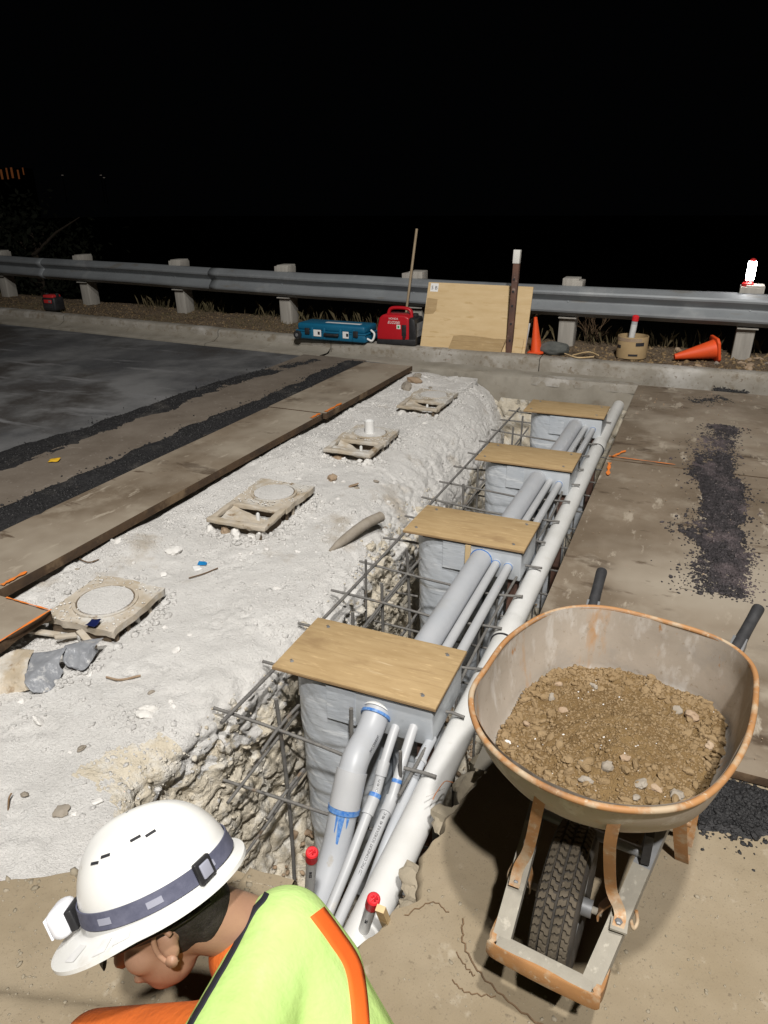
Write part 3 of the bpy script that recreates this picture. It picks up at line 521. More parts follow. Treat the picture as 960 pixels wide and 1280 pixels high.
# ================================================================== TRENCH: BOXES, CONDUITS, PIPE, REBAR
BOX = [(-.956, 2.06, .4), (-.949, 3.367, -.3), (-.927, 4.618, -.2), (-.902, 5.933, .2)]
ORD = ['first', 'second', 'third', 'fourth']
def make_box():
    root = empty('pull_box', (0, 0, 0), 'x', 'pull box', 'film-wrapped pull boxes in the trench')
    b = MB(); b.box((0, 0, -.008), (.65, .37, .016)); lid = b.build('lid', 'plywood', root, bevel=.0015)
    b = MB(); b.box((0, 0, -.0098), (.6512, .3712, .0085)); b.build('lid_edge', 'ply_edge', lid)
    for sx, sy in ((-.27, -.13), (-.25, .135), (.265, .13), (.26, -.135)):
        q = MB(); q.lathe([(.0075, -.002), (.0075, .0012), (.005, .002)], (sx, sy, 0), n=10); q.tube([(sx-.012, sy+.004, .001), (sx-.004, sy+.006, .006), (sx+.004, sy+.003, .002)], .0012, 5); q.build('screw', 'grey_steel', lid)
    # film-wrapped form tube: overlapping wraps, diagonal wrinkles
    nt, nz = 110, 170; th = np.linspace(0, 2*PI, nt, endpoint=False)[None, :]; z = np.linspace(-.016, -1.13, nz)[:, None]; e = 2.6
    cx = np.sign(np.cos(th))*np.abs(np.cos(th))**(2/e); sy_ = np.sign(np.sin(th))*np.abs(np.sin(th))**(2/e)
    fr = np.clip(-np.sin(th), 0, 1)
    r = 1+0*th*z
    for zs in (-.30, -.56, -.82): r = r-.035/(1+np.exp((z-(zs+.055*fr*np.cos(th*.7+1)))*220))
    D = np.stack([np.cos(th)*3+z*0, th*1.6+z*7, z*4+np.cos(th)], -1)
    r = r+.006*fbm(D, 1.6, 3)+.009*np.clip(fbm(np.stack([np.cos(th)*2+z*9, np.sin(th)*2+z*26+np.cos(th)*6, z*3+th*0], -1), 1.2, 3, ridge=True), -.2, 1)
    P = np.stack([-.098+.187*cx*r, .0+.165*sy_*r, z+0*th], -1); link('form_tube', grid_mesh('form_tube', P, closed=True), 'film', root)
    b = MB(); b.prism([(-.105, -.172), (.312, -.172), (.312, .172), (-.105, .172)], -.185, -.016); b.build('box_body', 'sheet', root, bevel=.006)
    b = MB(); b.box((.05, 0, -.021), (.53, .352, .009)); b.build('lid_shade_band', 'black_plastic', root)  # black band paints in the shadow under the lid
    b = MB(); b.prism([(-.104, -.1745), (-.02, -.1745), (.012, -.1745), (.012, -.172), (-.104, -.172)], -.182, -.03); b.build('tape_flap', 'film', root)
    P = np.stack([.185+.10*np.cos(th)+0*z, .03+.10*np.sin(th)+0*z, -.18+(z+.016)*.85+0*th], -1); P[..., :2] += (.006*fbm(P*np.array([1, 1, .6]), 14, 3))[..., None]
    link('side_tube', grid_mesh('side_tube', P, closed=True), 'film', root)
    b = MB(); b.box((.27, -.12, -.65), (.05, .05, .93)); b.build('support_leg', 'rusty_post', root)
    return root
def copy_tree(o, parent=None):
    c = o.copy(); COL.objects.link(c); c.parent = parent
    for ch in list(o.children): copy_tree(ch, c)
    return c
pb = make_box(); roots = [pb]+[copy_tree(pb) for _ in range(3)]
LBL = ['plywood-lidded pull box wrapped in grey film, first from the worker, beside the wheelbarrow tray', 'plywood-lidded pull box in grey film with a wood cleat, second from the worker',
       'plywood-lidded pull box wrapped in grey film, third from the worker', 'plywood-lidded pull box in grey film at the far trench end, fourth from the worker']
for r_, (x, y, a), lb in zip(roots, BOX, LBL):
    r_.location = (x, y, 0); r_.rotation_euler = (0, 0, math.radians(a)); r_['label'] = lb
b = MB(); b.box((-.949+.035, 3.367-.178, -.10), (.028, .012, .15)); o = b.build('wood_cleat', 'plywood_pale'); o.parent = roots[1]; o.matrix_parent_inverse = Matrix.Translation(-roots[1].location)
# straight conduits joining the boxes
CON = [(.105, -.093, .056, 'pvc_grey', 'thick grey'), (.185, -.103, .0215, 'pvc_light', 'thin grey'), (.248, -.108, .0215, 'pvc_light', 'thin grey')]
for i in range(3):
    (xa, ya, _), (xb, yb, _) = BOX[i], BOX[i+1]
    for j, (dx, z, r, mt, nm) in enumerate(CON):
        side = ('', ' beside the thick one', ' on the white pipe side')[j]
        root = empty('conduit', (xb+dx, yb-.17, z), f'{nm} conduit{side}, {ORD[i]} to {ORD[i+1]} pull box from the worker', 'conduit', 'conduits joining the pull boxes')
        A, B = Vector((xb+dx, yb-.155, z)), Vector((xa+dx+.01, ya+.155, z-.01)); pth = [A.lerp(B, t/10) for t in range(11)]
        MB().tube(pth, r, 28 if j == 0 else 16).build('pipe', mt, root, smooth=60)
        d = (B-A).normalized()
        MB().tube([A-d*.03+d*.012, A+d*.026], r*1.06, 28, cap=True).build('collar', mt, root, smooth=40)
        if i == 0 or j == 2: MB().tube([A+d*.026, A+d*.031], r*1.075, 28).build('primer_ring', 'blue_primer', root, smooth=40)
# conduits bending down from the first box towards the worker
def bent(px, x, r, mt, label, rings=(), stub=True, coup=(), fit=None):
    P3 = [RX(u, v, x) for u, v in px]; P3 = [P3[0]+Vector((0, .09, .003))]+P3; d_ = (P3[-1]-P3[-2]).normalized(); P3.append(P3[-1]+d_*.35)
    root = empty('conduit', P3[0], label, 'conduit', 'conduits bending down from the first pull box'); S = smooth_path(P3, 10)
    MB().tube(S, r, 28 if r > .03 else 16).build('pipe', mt, root, smooth=60)
    def at(k0, k1, s): return [S[i]+(S[min(i+1, len(S)-1)]-S[i])*0 for i in range(k0, k1+1)]
    for (k0, k1, s, m2, nm) in coup: MB().tube(at(k0, k1, s), r*s, 28 if r > .03 else 16).build(nm, m2, root, smooth=40)
    return root, S
rt, S1 = bent([(474, 884), (461, 917), (444, 951), (433, 996), (420, 1060), (403, 1120)], -.86, .049, 'pvc_grey', 'thick grey conduit with blue-stained coupling bending down beside the worker', coup=((6, 12, 1.13, 'pvc_white', 'collar'), (13, 14, 1.15, 'blue_primer', 'primer_ring'), (33, 42, 1.10, 'pvc_light', 'coupling'), (42, 43, 1.13, 'blue_primer', 'primer_ring')))
# drips of blue primer down the near side of the thick conduit
def drip(S, k0, r, wid, ln, off, parent):
    t = (S[k0+1]-S[k0]).normalized(); vdir = (Vector((0, 0, CH))-S[k0]); nrm = (vdir-t*vdir.dot(t)).normalized(); sd = t.cross(nrm); V = []; F = []
    for q in range(9):
        w_ = wid*(1-.75*q/8)*(1 if q < 8 else .2)
        for s in (-1, 0, 1):
            a = (off+s*w_/2)/r; V.append(S[k0]+t*(ln*q/8)+(nrm*math.cos(a)+sd*math.sin(a))*(r+.0012))
    for q in range(8):
        for s in (0, 1): F.append((q*3+s, q*3+s+1, q*3+s+4, q*3+s+3))
    link('primer_drip', pymesh('primer_drip', V, F), 'blue_primer', parent)
drip(S1, 43, .049, .022, .105, .002, rt); drip(S1, 43, .049, .010, .06, .017, rt); drip(S1, 43, .049, .012, .04, -.02, rt)
fitk = ((5, 10, 1.28, 'pvc_light', 'fitting'),)
r2, S2 = bent([(499, 897), (482, 947), (470.6, 989), (459, 1019), (435, 1082), (412.5, 1137)], -.785, .0175, 'pvc_light', 'thin grey conduit with two couplings running right beside the thick bent conduit', coup=fitk+((21, 25, 1.25, 'pvc_light', 'coupling'), (33, 40, 1.25, 'pvc_light', 'coupling'), (31, 33, 1.28, 'blue_primer', 'primer_ring')))
r3, S3 = bent([(519, 904), (502.5, 955), (489, 1000), (476, 1030), (454, 1082), (424, 1150)], -.715, .0175, 'pvc_light', 'thin grey conduit with lettering down its side, bending from the first pull box', coup=fitk+((29, 36, 1.28, 'pvc_light', 'coupling'), (24, 24+1, 1.06, 'blue_primer', 'primer_ring')))
r4, S4 = bent([(529, 944), (514, 981), (499, 1016), (484, 1052), (463, 1110), (442, 1165)], -.655, .018, 'pvc_grey', 'plain grey conduit squeezed between the lettered conduit and the white pipe', coup=((12, 13, 1.2, 'pvc_light', 'collar'),))
def lettering(S, k, r, body, size, parent, off=0.):
    t = (S[k+4]-S[k-4]).normalized(); vd = Vector((0, 0, CH))-S[k]; nrm = (vd-t*vd.dot(t)).normalized(); yd = (-t).cross(nrm)*-1; xd = -t
    yd = nrm.cross(xd); text_mesh('lettering', body, size, S[k]+(nrm)*(r+.0008)+yd*off, xd, yd, 'ink', parent)
lettering(S3, 46, .0175, 'RIGID PVC CONDUIT SCHEDULE 40  90 C', .0125, r3); lettering(S2, 28, .0175, 'SCH 40 PVC', .011, r2); lettering(S1, 25, .054, 'PVC CONDUIT', .011, rt, off=-.034)
# stubs closed with red caps
for (u0, v0, z0, u1, v1, z1, lb, tx) in ((390, 1066, .02, 386, 1130, -.30, 'grey pipe stub with red cap left of the thick bent conduit', 'SCH 40'), (467, 1124, .02, 444, 1196, -.34, 'grey pipe stub with red cap at the broken concrete edge', 'PVC')):
    A, B = RZ(u0, v0, z0), RZ(u1, v1, z1); root = empty('pipe_stub', B, lb, 'pipe stub', 'red-capped stubs'); d = (B-A).normalized()
    MB().tube([A+d*.005, B, B+d*.3], .0145, 16).build('pipe', 'pvc_white', root, smooth=60)
    cp = MB().tube([A-d*.006, A-d*.002, A+d*.036], [.0135, .0172, .0172], 16).build('cap', 'red_cap', root, smooth=40)
    for k in range(3):
        a = k*1.0-.9; e_ = Vector((math.cos(a), math.sin(a), .2))*.010; MB().tube([A-d*.0075-e_, A-d*.009+Vector((.002, .001, 0)), A-d*.0075+e_], .0022, 6).build('fold', 'red_cap', cp, smooth=60)
    lettering([A+d*(.02*k) for k in range(14)], 5, .0145, tx, .011, root)
# white pipe along the trench
root = empty('white_pipe', (-.585, 4, -.21), 'long white plastic pipe running the whole length of the trench', 'pipe')
MB().tube([(-.585+.002*math.sin(y*2), y, -.212+.003*math.sin(y*1.3)) for y in np.linspace(.82, 6.98, 40)], .0515, 32).build('pipe', 'pvc_white', root, smooth=60)
for y in (2.66, 5.55): MB().tube([(-.585, y, -.212), (-.585, y+.02, -.212), (-.585, y+.15, -.212), (-.585, y+.19, -.212)], [.0525, .0575, .0575, .0525], 32).build('bell_joint', 'pvc_white', root, smooth=40)
for y in (2.655, 5.545): MB().tube([(-.585, y, -.212), (-.585, y+.004, -.212)], .0582, 32).build('joint_line', 'ink', root, smooth=40)
# rebar cage
cage = empty('rebar_cage', (-1.0, 4, -1.1), 'grey steel rebar cage tied around the pull boxes', 'rebar')
def bar(A, B, r=.0060, bow=.004, ribs=True):
    A, B = Vector(A), Vector(B); L_ = (B-A).length; step = .0065 if (ribs and min(A.y, B.y) < 3.6) else .05; n_ = max(2, int(L_/step)); pth = []; rs = []; ph = random.uniform(0, 6)
    sdv = Vector((random.gauss(0, 1), random.gauss(0, 1), random.gauss(0, 1)))*bow
    for i in range(n_+1):
        t = i/n_; pth.append(A.lerp(B, t)+sdv*math.sin(PI*t)); rs.append(r*(1.0 if i % 2 else 1.16) if step < .02 else r*1.06)
    return MB().tube(pth, rs, 7).build('rebar_bar', 'rebar', cage, smooth=70)
ks = [1.722+.316*k for k in range(15)]
def in_box(y):
    for (x, yb, a) in BOX:
        if abs(y-yb) < .185: return x
    return None
for k, y in enumerate(ks):
    x = in_box(y); j = random.gauss(0, .006); xl = -1.437+random.gauss(0, .008); xr = -.578+random.gauss(0, .012)
    for z, e in ((-.128, 0), (-.44, .03)):
        yy = y-(.03 if z < -.2 else 0)+random.gauss(0, .004)
        if x is None and z > -.2:
            if k == 0: bar((xl, yy+j, z), (-.88, yy, z-.05)); bar((-.685, yy, -.15), (xr, yy, -.146))
            else: bar((xl, yy+j, z), (-.845, yy, -.166)); bar((-.85, yy, -.1675), (xr, yy-j, -.146))
        elif x is None: bar((xl+e, yy+j, z), (xr+.07, yy-j, z-.014), ribs=y < 2.2)
        else: bar((xl+e, yy+j, z), (x-.27, yy, z), ribs=z > -.2); bar((x+.29 if z > -.2 else x+.2, yy, z-.014), (xr+(.07 if z < -.2 else 0), yy, z-.014), ribs=False)
bar((-1.358, 1.64, -.113), (-1.35, 3.9, -.113), r=.0072, bow=.01); bar((-1.352, 3.85, -.113), (-1.36, 6.2, -.113), r=.0072, bow=.01)
bar((-1.325, 1.58, -.425), (-1.33, 4.2, -.43), bow=.01); bar((-1.33, 4.0, -.43), (-1.33, 6.2, -.43), ribs=False); bar((-1.33, 1.62, -.765), (-1.33, 6.2, -.765), ribs=False)
segs = [(1.60, 1.87), (2.25, 3.18), (3.56, 4.43), (4.81, 5.74)]
for a, c in segs:
    bar((-1.168, a, -.150), (-1.172, c, -.147)); bar((-1.17, a, -.46), (-1.17, c, -.46), ribs=a < 2); bar((-.66, a+.02, -.165), (-.655, c+.03, -.16)); bar((-.69, a, -.47), (-.69, c, -.47), ribs=False)
    for y in ks:
        if a-.02 < y < c+.02:
            bar((-1.182, y+.016, -.02+random.uniform(-.05, .03)), (-1.186+random.gauss(0, .01), y+.02, -1.1), r=.0072, bow=.008)
            bar((-.705, y+.02, -.10), (-.70, y+.02, -1.1), ribs=False)
bar((-1.33, 2.83, -.02), (-1.34, 2.85, -1.1), bow=.008); bar((-.915, 1.80, -.03), (-.92, 1.80, -.6), r=.0072)
# broken concrete pieces and a board at the mouth of the trench
ch = empty('broken_concrete', (-.42, 1.35, -.05), 'broken concrete slab edge with loose chunks beside the white pipe', 'concrete')
for (x, y, z, s, fl, rz) in ((-.455, 1.52, -.10, .06, .5, .3), (-.44, 1.40, -.13, .05, .6, 1.2), (-.45, 1.62, -.2, .06, .8, 2.2), (-.47, 1.27, -.075, .045, .4, .5), (-.455, 1.19, -.07, .05, .4, 1.9), (-.445, 1.76, -.18, .06, .8, 4.), (-.44, 1.9, -.25, .08, .9, 5.)):
    o = link('chunk', rock_mesh('chunk', x*50+y, 'chunk', amp=.35, flat=1), None, ch); o.location = (x, y, z); o.scale = (s, s*1.2, s*fl); o.rotation_euler = (.1, .15, rz)
b = MB(); b.box((-.49, 1.135, -.10), (.022, .016, .30), Matrix.Rotation(.35, 3, 'X')); tag(b.build('wood_stake', 'plywood_pale'), 'short pale wood stake behind the red-capped stub at the concrete edge', 'stake')
for (pts, mt, lb) in (([(556, 985), (545, 990), (533, 996)], 'wire_white', 'thin white wire lying over the white pipe'), ([(566, 978), (556, 977), (546, 990), (541, 999)], 'wire_orange', 'thin orange wire curling beside the white pipe')):
    tag(MB().tube(smooth_path([RZ(u, v, -.13+.02*i) for i, (u, v) in enumerate(pts)], 6), .0014, 6).build('wire', mt, smooth=60), lb, 'wire')
# ---------------------------------------------------------------- old box frames on the bank
def worn(o, seed):
    bm = bmesh.new(); bm.from_mesh(o.data); bmesh.ops.subdivide_edges(bm, edges=[e for e in bm.edges if e.calc_length() > .05], cuts=9, use_grid_fill=True); A = np.array([v.co[:] for v in bm.verts]); d = .006*fbm(A+seed, 12, 3)
    e_ = .004*fbm(A+seed+7, 30, 2)
    for v, q, e in zip(bm.verts, d, e_): v.co.z += q; v.co.x += e; v.co.y += e
    bm.to_mesh(o.data); bm.free(); return o
def old_frame(c, rot, label, near=True, tilt=(0, 0), group='old box frames on the bank'):
    root = empty('old_box_frame', (0, 0, 0), label, 'box frame', group)
    def jb(cx, cy, sx, sy, th=.03, z=0): q = MB(); q.box((cx, cy, z-th/2), (sx, sy, th)); return q
    # far half: square plate with a round cover
    n_ = 26; X, Y = np.meshgrid(np.linspace(-.185, .185, n_), np.linspace(-.055, .325, n_)); Z = .008*fbm(np.stack([X, Y, X*0+c[1]], -1), 7, 4); wb_ = .010*fbm(np.stack([X, Y, X*0+c[1]+4], -1), 9, 3)*(np.maximum(np.abs(X)/.185, np.abs(Y-.135)/.19) > .97); Pn = np.stack([X+wb_, Y+wb_, Z], -1)
    ring = np.concatenate([Pn[0], Pn[1:, -1], Pn[-1, -2::-1], Pn[-2:0:-1, 0]]); lo_ = ring.copy(); lo_[:, 2] -= .032; lo_ += .003*fbm(lo_, 30, 2)[:, None]
    link('cover_plate', grid_mesh('cover_plate', Pn), 'frame_old', root); link('plate_rim', grid_mesh('plate_rim', np.stack([ring, lo_]), closed=True, smooth=False), 'frame_old', root)
    cv = MB().lathe([(.142, -.003), (.142, .008), (.136, .010), (.128, .008), (.127, .0)], (0, .14, 0), n=40).build('cover_ring', 'frame_old', root, smooth=40)
    MB().lathe([(.127, -.002), (.127, .0035), (.121, .0035), (.12, -.001)], (0, .14, 0), n=40).build('groove_shade', 'frame_dark', cv)  # dark ring gives the recess round the cover its shade by colour
    MB().lathe([(.121, -.002), (.1205, .0075), (.114, .0085), (.05, .0095), (0, .010)], (0, .14, 0), n=40).build('round_cover', 'dust', root, smooth=60)
    b = MB(); b.box((0, .13, -.075), (.30, .34, .09)); b.build('skirt_gap_shade', 'frame_dark', root)  # dark inset box stands for the shaded gap below the plate
    for y in (-.02, .06, .13, .22, .30): q = MB(); q.box((.165, y, -.065), (.014, .022, .075), Matrix.Rotation(random.gauss(0, .2), 3, 'X')); q.build('peg', random.choice(['stone_white', 'frame_dark', 'frame_old']), root, bevel=.003)
    if near:
        for (cx, cy, sx, sy) in ((0, -.305, .37, .045), (.165, -.18, .04, .25), (-.168, -.18, .035, .25), (0, -.07, .30, .03)):
            q = jb(cx, cy, sx, sy, .026, .002*random.gauss(0, 1)); worn(q.build('frame_bar', 'frame_old', root, bevel=.004), c[1])
        Xn, Yn = np.meshgrid(np.linspace(-.15, .15, 20), np.linspace(-.285, -.085, 18)); Zn = -.07+.055*np.clip((-Xn+.05)/.2, 0, 1)+.012*fbm(np.stack([Xn, Yn, Xn*0+c[1]], -1), 14, 3)
        link('packed_dirt', grid_mesh('packed_dirt', np.stack([Xn, Yn, Zn], -1)), 'frame_old', root)
        b = MB(); b.box((.15, -.2, -.075), (.02, .24, .09)); b.build('skirt_gap_shade', 'frame_dark', root); b = MB(); b.lathe([(.011, -.09), (.011, -.025), (.006, -.018), (0, -.017)], (.03, -.12, 0), n=10); b.build('bolt', 'pvc_white', root, smooth=40)  # dark box colours in the shaded gap along the open half; then the bolt
        for k in range(5):
            o = link('lump', random.choice(ROCKS['brown'] if k == 1 else ROCKS['white']), None, root); o.location = (-.15+.075*k+random.uniform(-.03, .03), -.30+random.uniform(-.015, .02), -.085); s_ = random.uniform(.03, .05); o.scale = (s_*1.3, s_, s_*.8); o.rotation_euler = (random.random()*3, random.random()*3, random.random()*3)
    else:
        for (a, cx, cy, ln) in ((.5, -.14, -.12, .16), (-.4, .08, -.10, .12), (1.0, -.02, -.11, .09)):
            q = MB(); q.box((cx, cy, -.03), (ln, .03, .014), Matrix.Rotation(a, 3, 'Z') @ Matrix.Rotation(.3, 3, 'Y')); q.build('broken_bar', 'frame_old', root, bevel=.003)
    nn_ = 260; crumbs('grit', np.stack([rng_.uniform(-.18, .18, nn_), rng_.uniform(-.05, .32, nn_), np.full(nn_, .004)], -1), rng_.uniform(.0015, .006, nn_), 'stone_white', root)
    root.location = c; root.rotation_euler = (tilt[0], tilt[1], rot); return root
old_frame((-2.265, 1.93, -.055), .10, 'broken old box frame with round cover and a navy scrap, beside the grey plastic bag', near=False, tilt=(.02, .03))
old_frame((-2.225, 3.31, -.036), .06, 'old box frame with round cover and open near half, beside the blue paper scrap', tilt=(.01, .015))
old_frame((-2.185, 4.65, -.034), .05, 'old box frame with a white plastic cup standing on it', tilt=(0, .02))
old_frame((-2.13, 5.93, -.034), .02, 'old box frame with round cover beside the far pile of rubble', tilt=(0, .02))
c_ = RZ(462, 541, -.026); tag(MB().lathe([(0, .0), (.036, .0), (.0375, .012), (.0375, .09), (.0385, .096), (.036, .096), (.0345, .02), (0, .018)], c_, n=28).build('plastic_cup', 'cap_white', smooth=40), 'white plastic pipe cap standing on an old box frame', 'pipe cap')
for (fx, fy) in ((-2.265, 1.93), (-2.225, 3.31), (-2.185, 4.65), (-2.13, 5.93)):      # rubble heaped round the frames
    m_ = 520; a = rng_.uniform(0, 2*PI, m_); ex = fx+np.sign(np.cos(a))*np.abs(np.cos(a))**.5*(.19+rng_.exponential(.03, m_)); ey = fy+np.sign(np.sin(a))*np.abs(np.sin(a))**.5*(.33+rng_.exponential(.03, m_)); ez = np.array([bz(p, q) or -9 for p, q in zip(ex, ey)]); k = ez > -.4
    crumbs('rubble', np.stack([ex, ey, ez+.004], -1)[k], np.clip(rng_.lognormal(-4.9, .6, k.sum()), .003, .022), 'dust', bank_o)
# odds and ends on the bank
def single_stone(u, v, s, kind, label, flat=.9, cat='rock'):
    p = RZ(u, v, -.1); o = put_stone(p.x, p.y, s, kind, sink=.2, flat=flat, name='rock'); return tag(o, label, cat)
single_stone(415, 598, .042, 'brown', 'round brown rock lying alone on the dusty bank', .95)
single_stone(442, 606, .035, 'brown', 'thin flat brown fragment beside the round rock', .25)
single_stone(218, 690, .045, 'white', 'flat white stone near the blue paper scrap', .5)
single_stone(518, 482, .075, 'brown', 'large reddish-brown rock beside the far old box frame', .7)
for (u, v, s, k, lb) in ((508, 487, .06, 'grey', 'pale grey rock at the foot of the far left steel plate'), (522, 478, .05, 'grey', 'small grey rock behind the reddish-brown rock')): single_stone(u, v, s, k, lb)
for (u, v) in ((150, 690), (205, 720), (105, 700), (295, 675), (50, 900), (180, 890), (100, 930), (30, 990), (120, 995), (75, 1010), (190, 960), (420, 570), (470, 600)):
    p = RZ(u, v, -.12); put_stone(p.x, p.y, random.uniform(.018, .03), random.choice(['white', 'white', 'grey']), bank_o, flat=.5)
A, B = RZ(412, 689, -.135), RZ(468, 652, -.115)
MBp = MB().tube(smooth_path([A, A.lerp(B, .4)+Vector((0, 0, .012)), A.lerp(B, .8)+Vector((0, 0, .02)), B+Vector((.02, .05, .015))], 8), [.008, .012, .016, .020, .023, .025, .027, .028, .029, .030, .030, .031, .031, .031, .031, .031, .032, .032, .032, .032, .032, .031, .031, .031, .031][:25], 16)
tag(MBp.build('old_pipe', 'stone_grey', smooth=60), 'dusty old pipe half buried in the edge of the bank', 'pipe')
def scrap(name, u, v, sx, sy, mat, label, cat, rz=0., tz=0.012, bv=bank_bv, zz=None):
    p = RZ(u, v, -.1 if zz is None else zz); z = (drop(bv, p.x, p.y) or -.1) if zz is None else zz; n_ = 8; X, Y = np.meshgrid(np.linspace(-sx/2, sx/2, n_), np.linspace(-sy/2, sy/2, n_)); Z = tz+.008*fbm(np.stack([X*9, Y*9, X*0+u], -1), 2, 2)
    c, s = math.cos(rz), math.sin(rz); P = np.stack([p.x+X*c-Y*s, p.y+X*s+Y*c, z+Z], -1); o = link(name, grid_mesh(name, P), mat); sm = o.modifiers.new('t', 'SOLIDIFY'); sm.thickness = .002; return tag(o, label, cat)
scrap('paper_scrap', 253, 701, .045, .035, 'blue_scrap', 'small blue scrap of paper on the dusty bank', 'scrap', .4)
scrap('paper_scrap', 246, 706, .04, .05, 'white_label', 'small white scrap of paper under the blue one', 'scrap', .9, .006)
scrap('plastic_scrap', 117, 781, .045, .05, 'navy_scrap', 'navy blue plastic scrap on the broken box frame', 'scrap', .2, .014, zz=-.05)
scrap('leaf_scrap', 68, 576, .07, .06, 'yellow_scrap', 'yellow scrap lying on the brown road strip', 'scrap', .5, .006, zz=-.008)
# grey plastic bag bulging out beneath the broken frame
root = empty('plastic_bag', RZ(60, 845, -.13), 'crumpled grey plastic bags stuffed beside the broken box frame', 'plastic bag')
def hang(top, bot, zt, zb, mat, seed, n_=70, m_=26):
    T_ = smooth_path([RZ(u, v, zt) for u, v in top], 12); B_ = smooth_path([RZ(u, v, zb) for u, v in bot], 12); P = np.zeros((m_, n_, 3))
    for j in range(n_):
        a = T_[int(j/(n_-1)*(len(T_)-1))]; b = B_[int(j/(n_-1)*(len(B_)-1))]
        for i in range(m_): t = i/(m_-1); P[i, j] = np.array(a.lerp(b, t)[:])+np.array([.2, -1, .3])*.035*math.sin(PI*t)
    d = .020*fbm(P*np.array([1, 1, .5])+seed, 9, 3, ridge=True)+.006*fbm(P+seed, 40, 3, ridge=True); P += d[..., None]*np.array([.45, -.7, .5]); o = link('bag_fold', grid_mesh('bag_fold', P), mat, root); sm = o.modifiers.new('t', 'SOLIDIFY'); sm.thickness = .002
hang([(130, 797), (108, 800), (84, 806)], [(125, 812), (108, 836), (88, 834)], -.06, -.12, 'bag', 1); hang([(86, 808), (62, 814), (40, 816)], [(82, 838), (64, 862), (42, 866)], -.055, -.125, 'bag', 2); hang([(44, 812), (20, 812), (-8, 826)], [(44, 860), (20, 866), (-8, 868)], -.05, -.125, 'frame_old', 3)
for i, (pts, lb) in enumerate((([(95, 640*1.1), (112, 712), (125, 708)], 'curled twig on the bank beside the steel plate'), ([(132, 842), (150, 846), (175, 840)], 'dusty twig on the bank below the broken box frame'), ([(8, 1008), (10, 995), (14, 990)], 'dark twig standing in the rubble near the slab'), ([(236, 722), (255, 716), (272, 708)], 'thin twig beside the blue paper scrap'))):
    q = []
    for (u, v) in pts: p = RZ(u, v, -.11); q.append((p.x, p.y, (bz(p.x, p.y) or -.12)+.008+.012*(i == 2)*(1000-v)/10))
    tag(MB().tube(smooth_path(q, 6), .0045 if i == 1 else .003, 6).build('twig', 'twig' if i != 1 else 'stone_brown', smooth=60), lb, 'twig')
# roots / wires on the near slab
for i, (pts, lb) in enumerate((([(578, 1150), (580, 1180), (600, 1215), (640, 1255), (690, 1290)], 'long dark root on the near slab beside the wheelbarrow wheel'), ([(565, 1225), (585, 1240), (618, 1245)], 'short thin root beside the wheelbarrow wheel'), ([(570, 1190), (586, 1212), (592, 1218)], 'small twig crossing the long root'), ([(505, 1145), (540, 1128), (560, 1140)], 'thin root lying across the broken concrete'))):
    q = []
    for (u, v) in pts: p = RZ(u, v, -.033); q.append((p.x, p.y, (drop(slab_bv, p.x, p.y) or -.033)+.002))
    S_ = smooth_path(q, 8); S_ = [p+Vector((.003*math.sin(k*1.7), .003*math.cos(k*2.3), 0)) for k, p in enumerate(S_)]
    tag(MB().tube(S_, .0022 if i == 0 else .0016, 6).build('root', 'twig', smooth=60), lb, 'root')
# ================================================================== WHEELBARROW
RIM = [(-.340, 1.269), (-.336, 1.384), (-.316, 1.539), (-.245, 1.694), (-.129, 1.764), (.035, 1.754), (.170, 1.721), (.236, 1.639), (.240, 1.511), (.214, 1.334), (.156, 1.180), (.076, 1.095), (-.047, 1.054), (-.171, 1.077), (-.280, 1.153)]
def closed_smooth(pts, n):
    P = [Vector((p[0], p[1], 0)) for p in pts]; k = len(P); out = []
    for i in range(k):
        a, b, c, d = P[i-1], P[i], P[(i+1) % k], P[(i+2) % k]
        for j in range(n): t = j/n; out.append(.5*((2*b)+(c-a)*t+(2*a-5*b+4*c-d)*t*t+(3*b-3*c+d-a)*t**3))
    A = np.array([p[:2] for p in out])
    for _ in range(1): A = .25*np.roll(A, 1, 0)+.5*A+.25*np.roll(A, -1, 0)
    return A
RZt = .58; rim = closed_smooth(RIM, 8); cen = np.array([-.045, 1.43]); fcen = np.array([-.035, 1.525])
def tray_ring(z, inset=0.):
    t = np.clip((RZt-z)/.25, 0, 1)**1.55; s = np.array([1-.16*t-.12*max(0, t-.7)/.3, 1-.28*t-.10*max(0, t-.7)/.3]); c = cen*(1-t)+fcen*t
    A = c+(rim-cen)*s; d = A-c; l = np.linalg.norm(d, axis=1, keepdims=True); return c+d*(1-inset/l)
wb = empty('wheelbarrow', (-.03, 1.35, -.033), 'dusty orange wheelbarrow with a load of brown dirt, front wheel towards the worker', 'wheelbarrow')
def tray_mesh(inset):
    zs = list(np.linspace(RZt, .33, 22)); rows = []
    for z in zs: r_ = tray_ring(z, inset); rows.append(np.concatenate([r_, np.full((len(r_), 1), z+inset)], 1))
    base = rows[-1]; c = base.mean(0)
    for s in (.8, .5, .2, .02): q = c+(base-c)*s; q[:, 2] = base[0, 2]-.004*(1-s); rows.append(q)
    P = np.stack(rows); d = .007*fbm(P, 4, 3); P[..., 0] += d; P[..., 1] += d; return P
PO, PI_ = tray_mesh(0.), tray_mesh(.004)
me = grid_mesh('tray', PO, closed=True); link('tray', me, 'tray', wb); link('tray_inside', grid_mesh('tray_inside', PI_, closed=True), 'tray', wb)
rp = [Vector((a, b, RZt+.002*math.sin(i*.21))) for i, (a, b) in enumerate(tray_ring(RZt, -.003))]; MB().tube(rp+[rp[0], rp[1]], .0068, 10, cap=False, ref=(0, 0, 1)).build('rim', 'barrow_paint', wb, smooth=60)
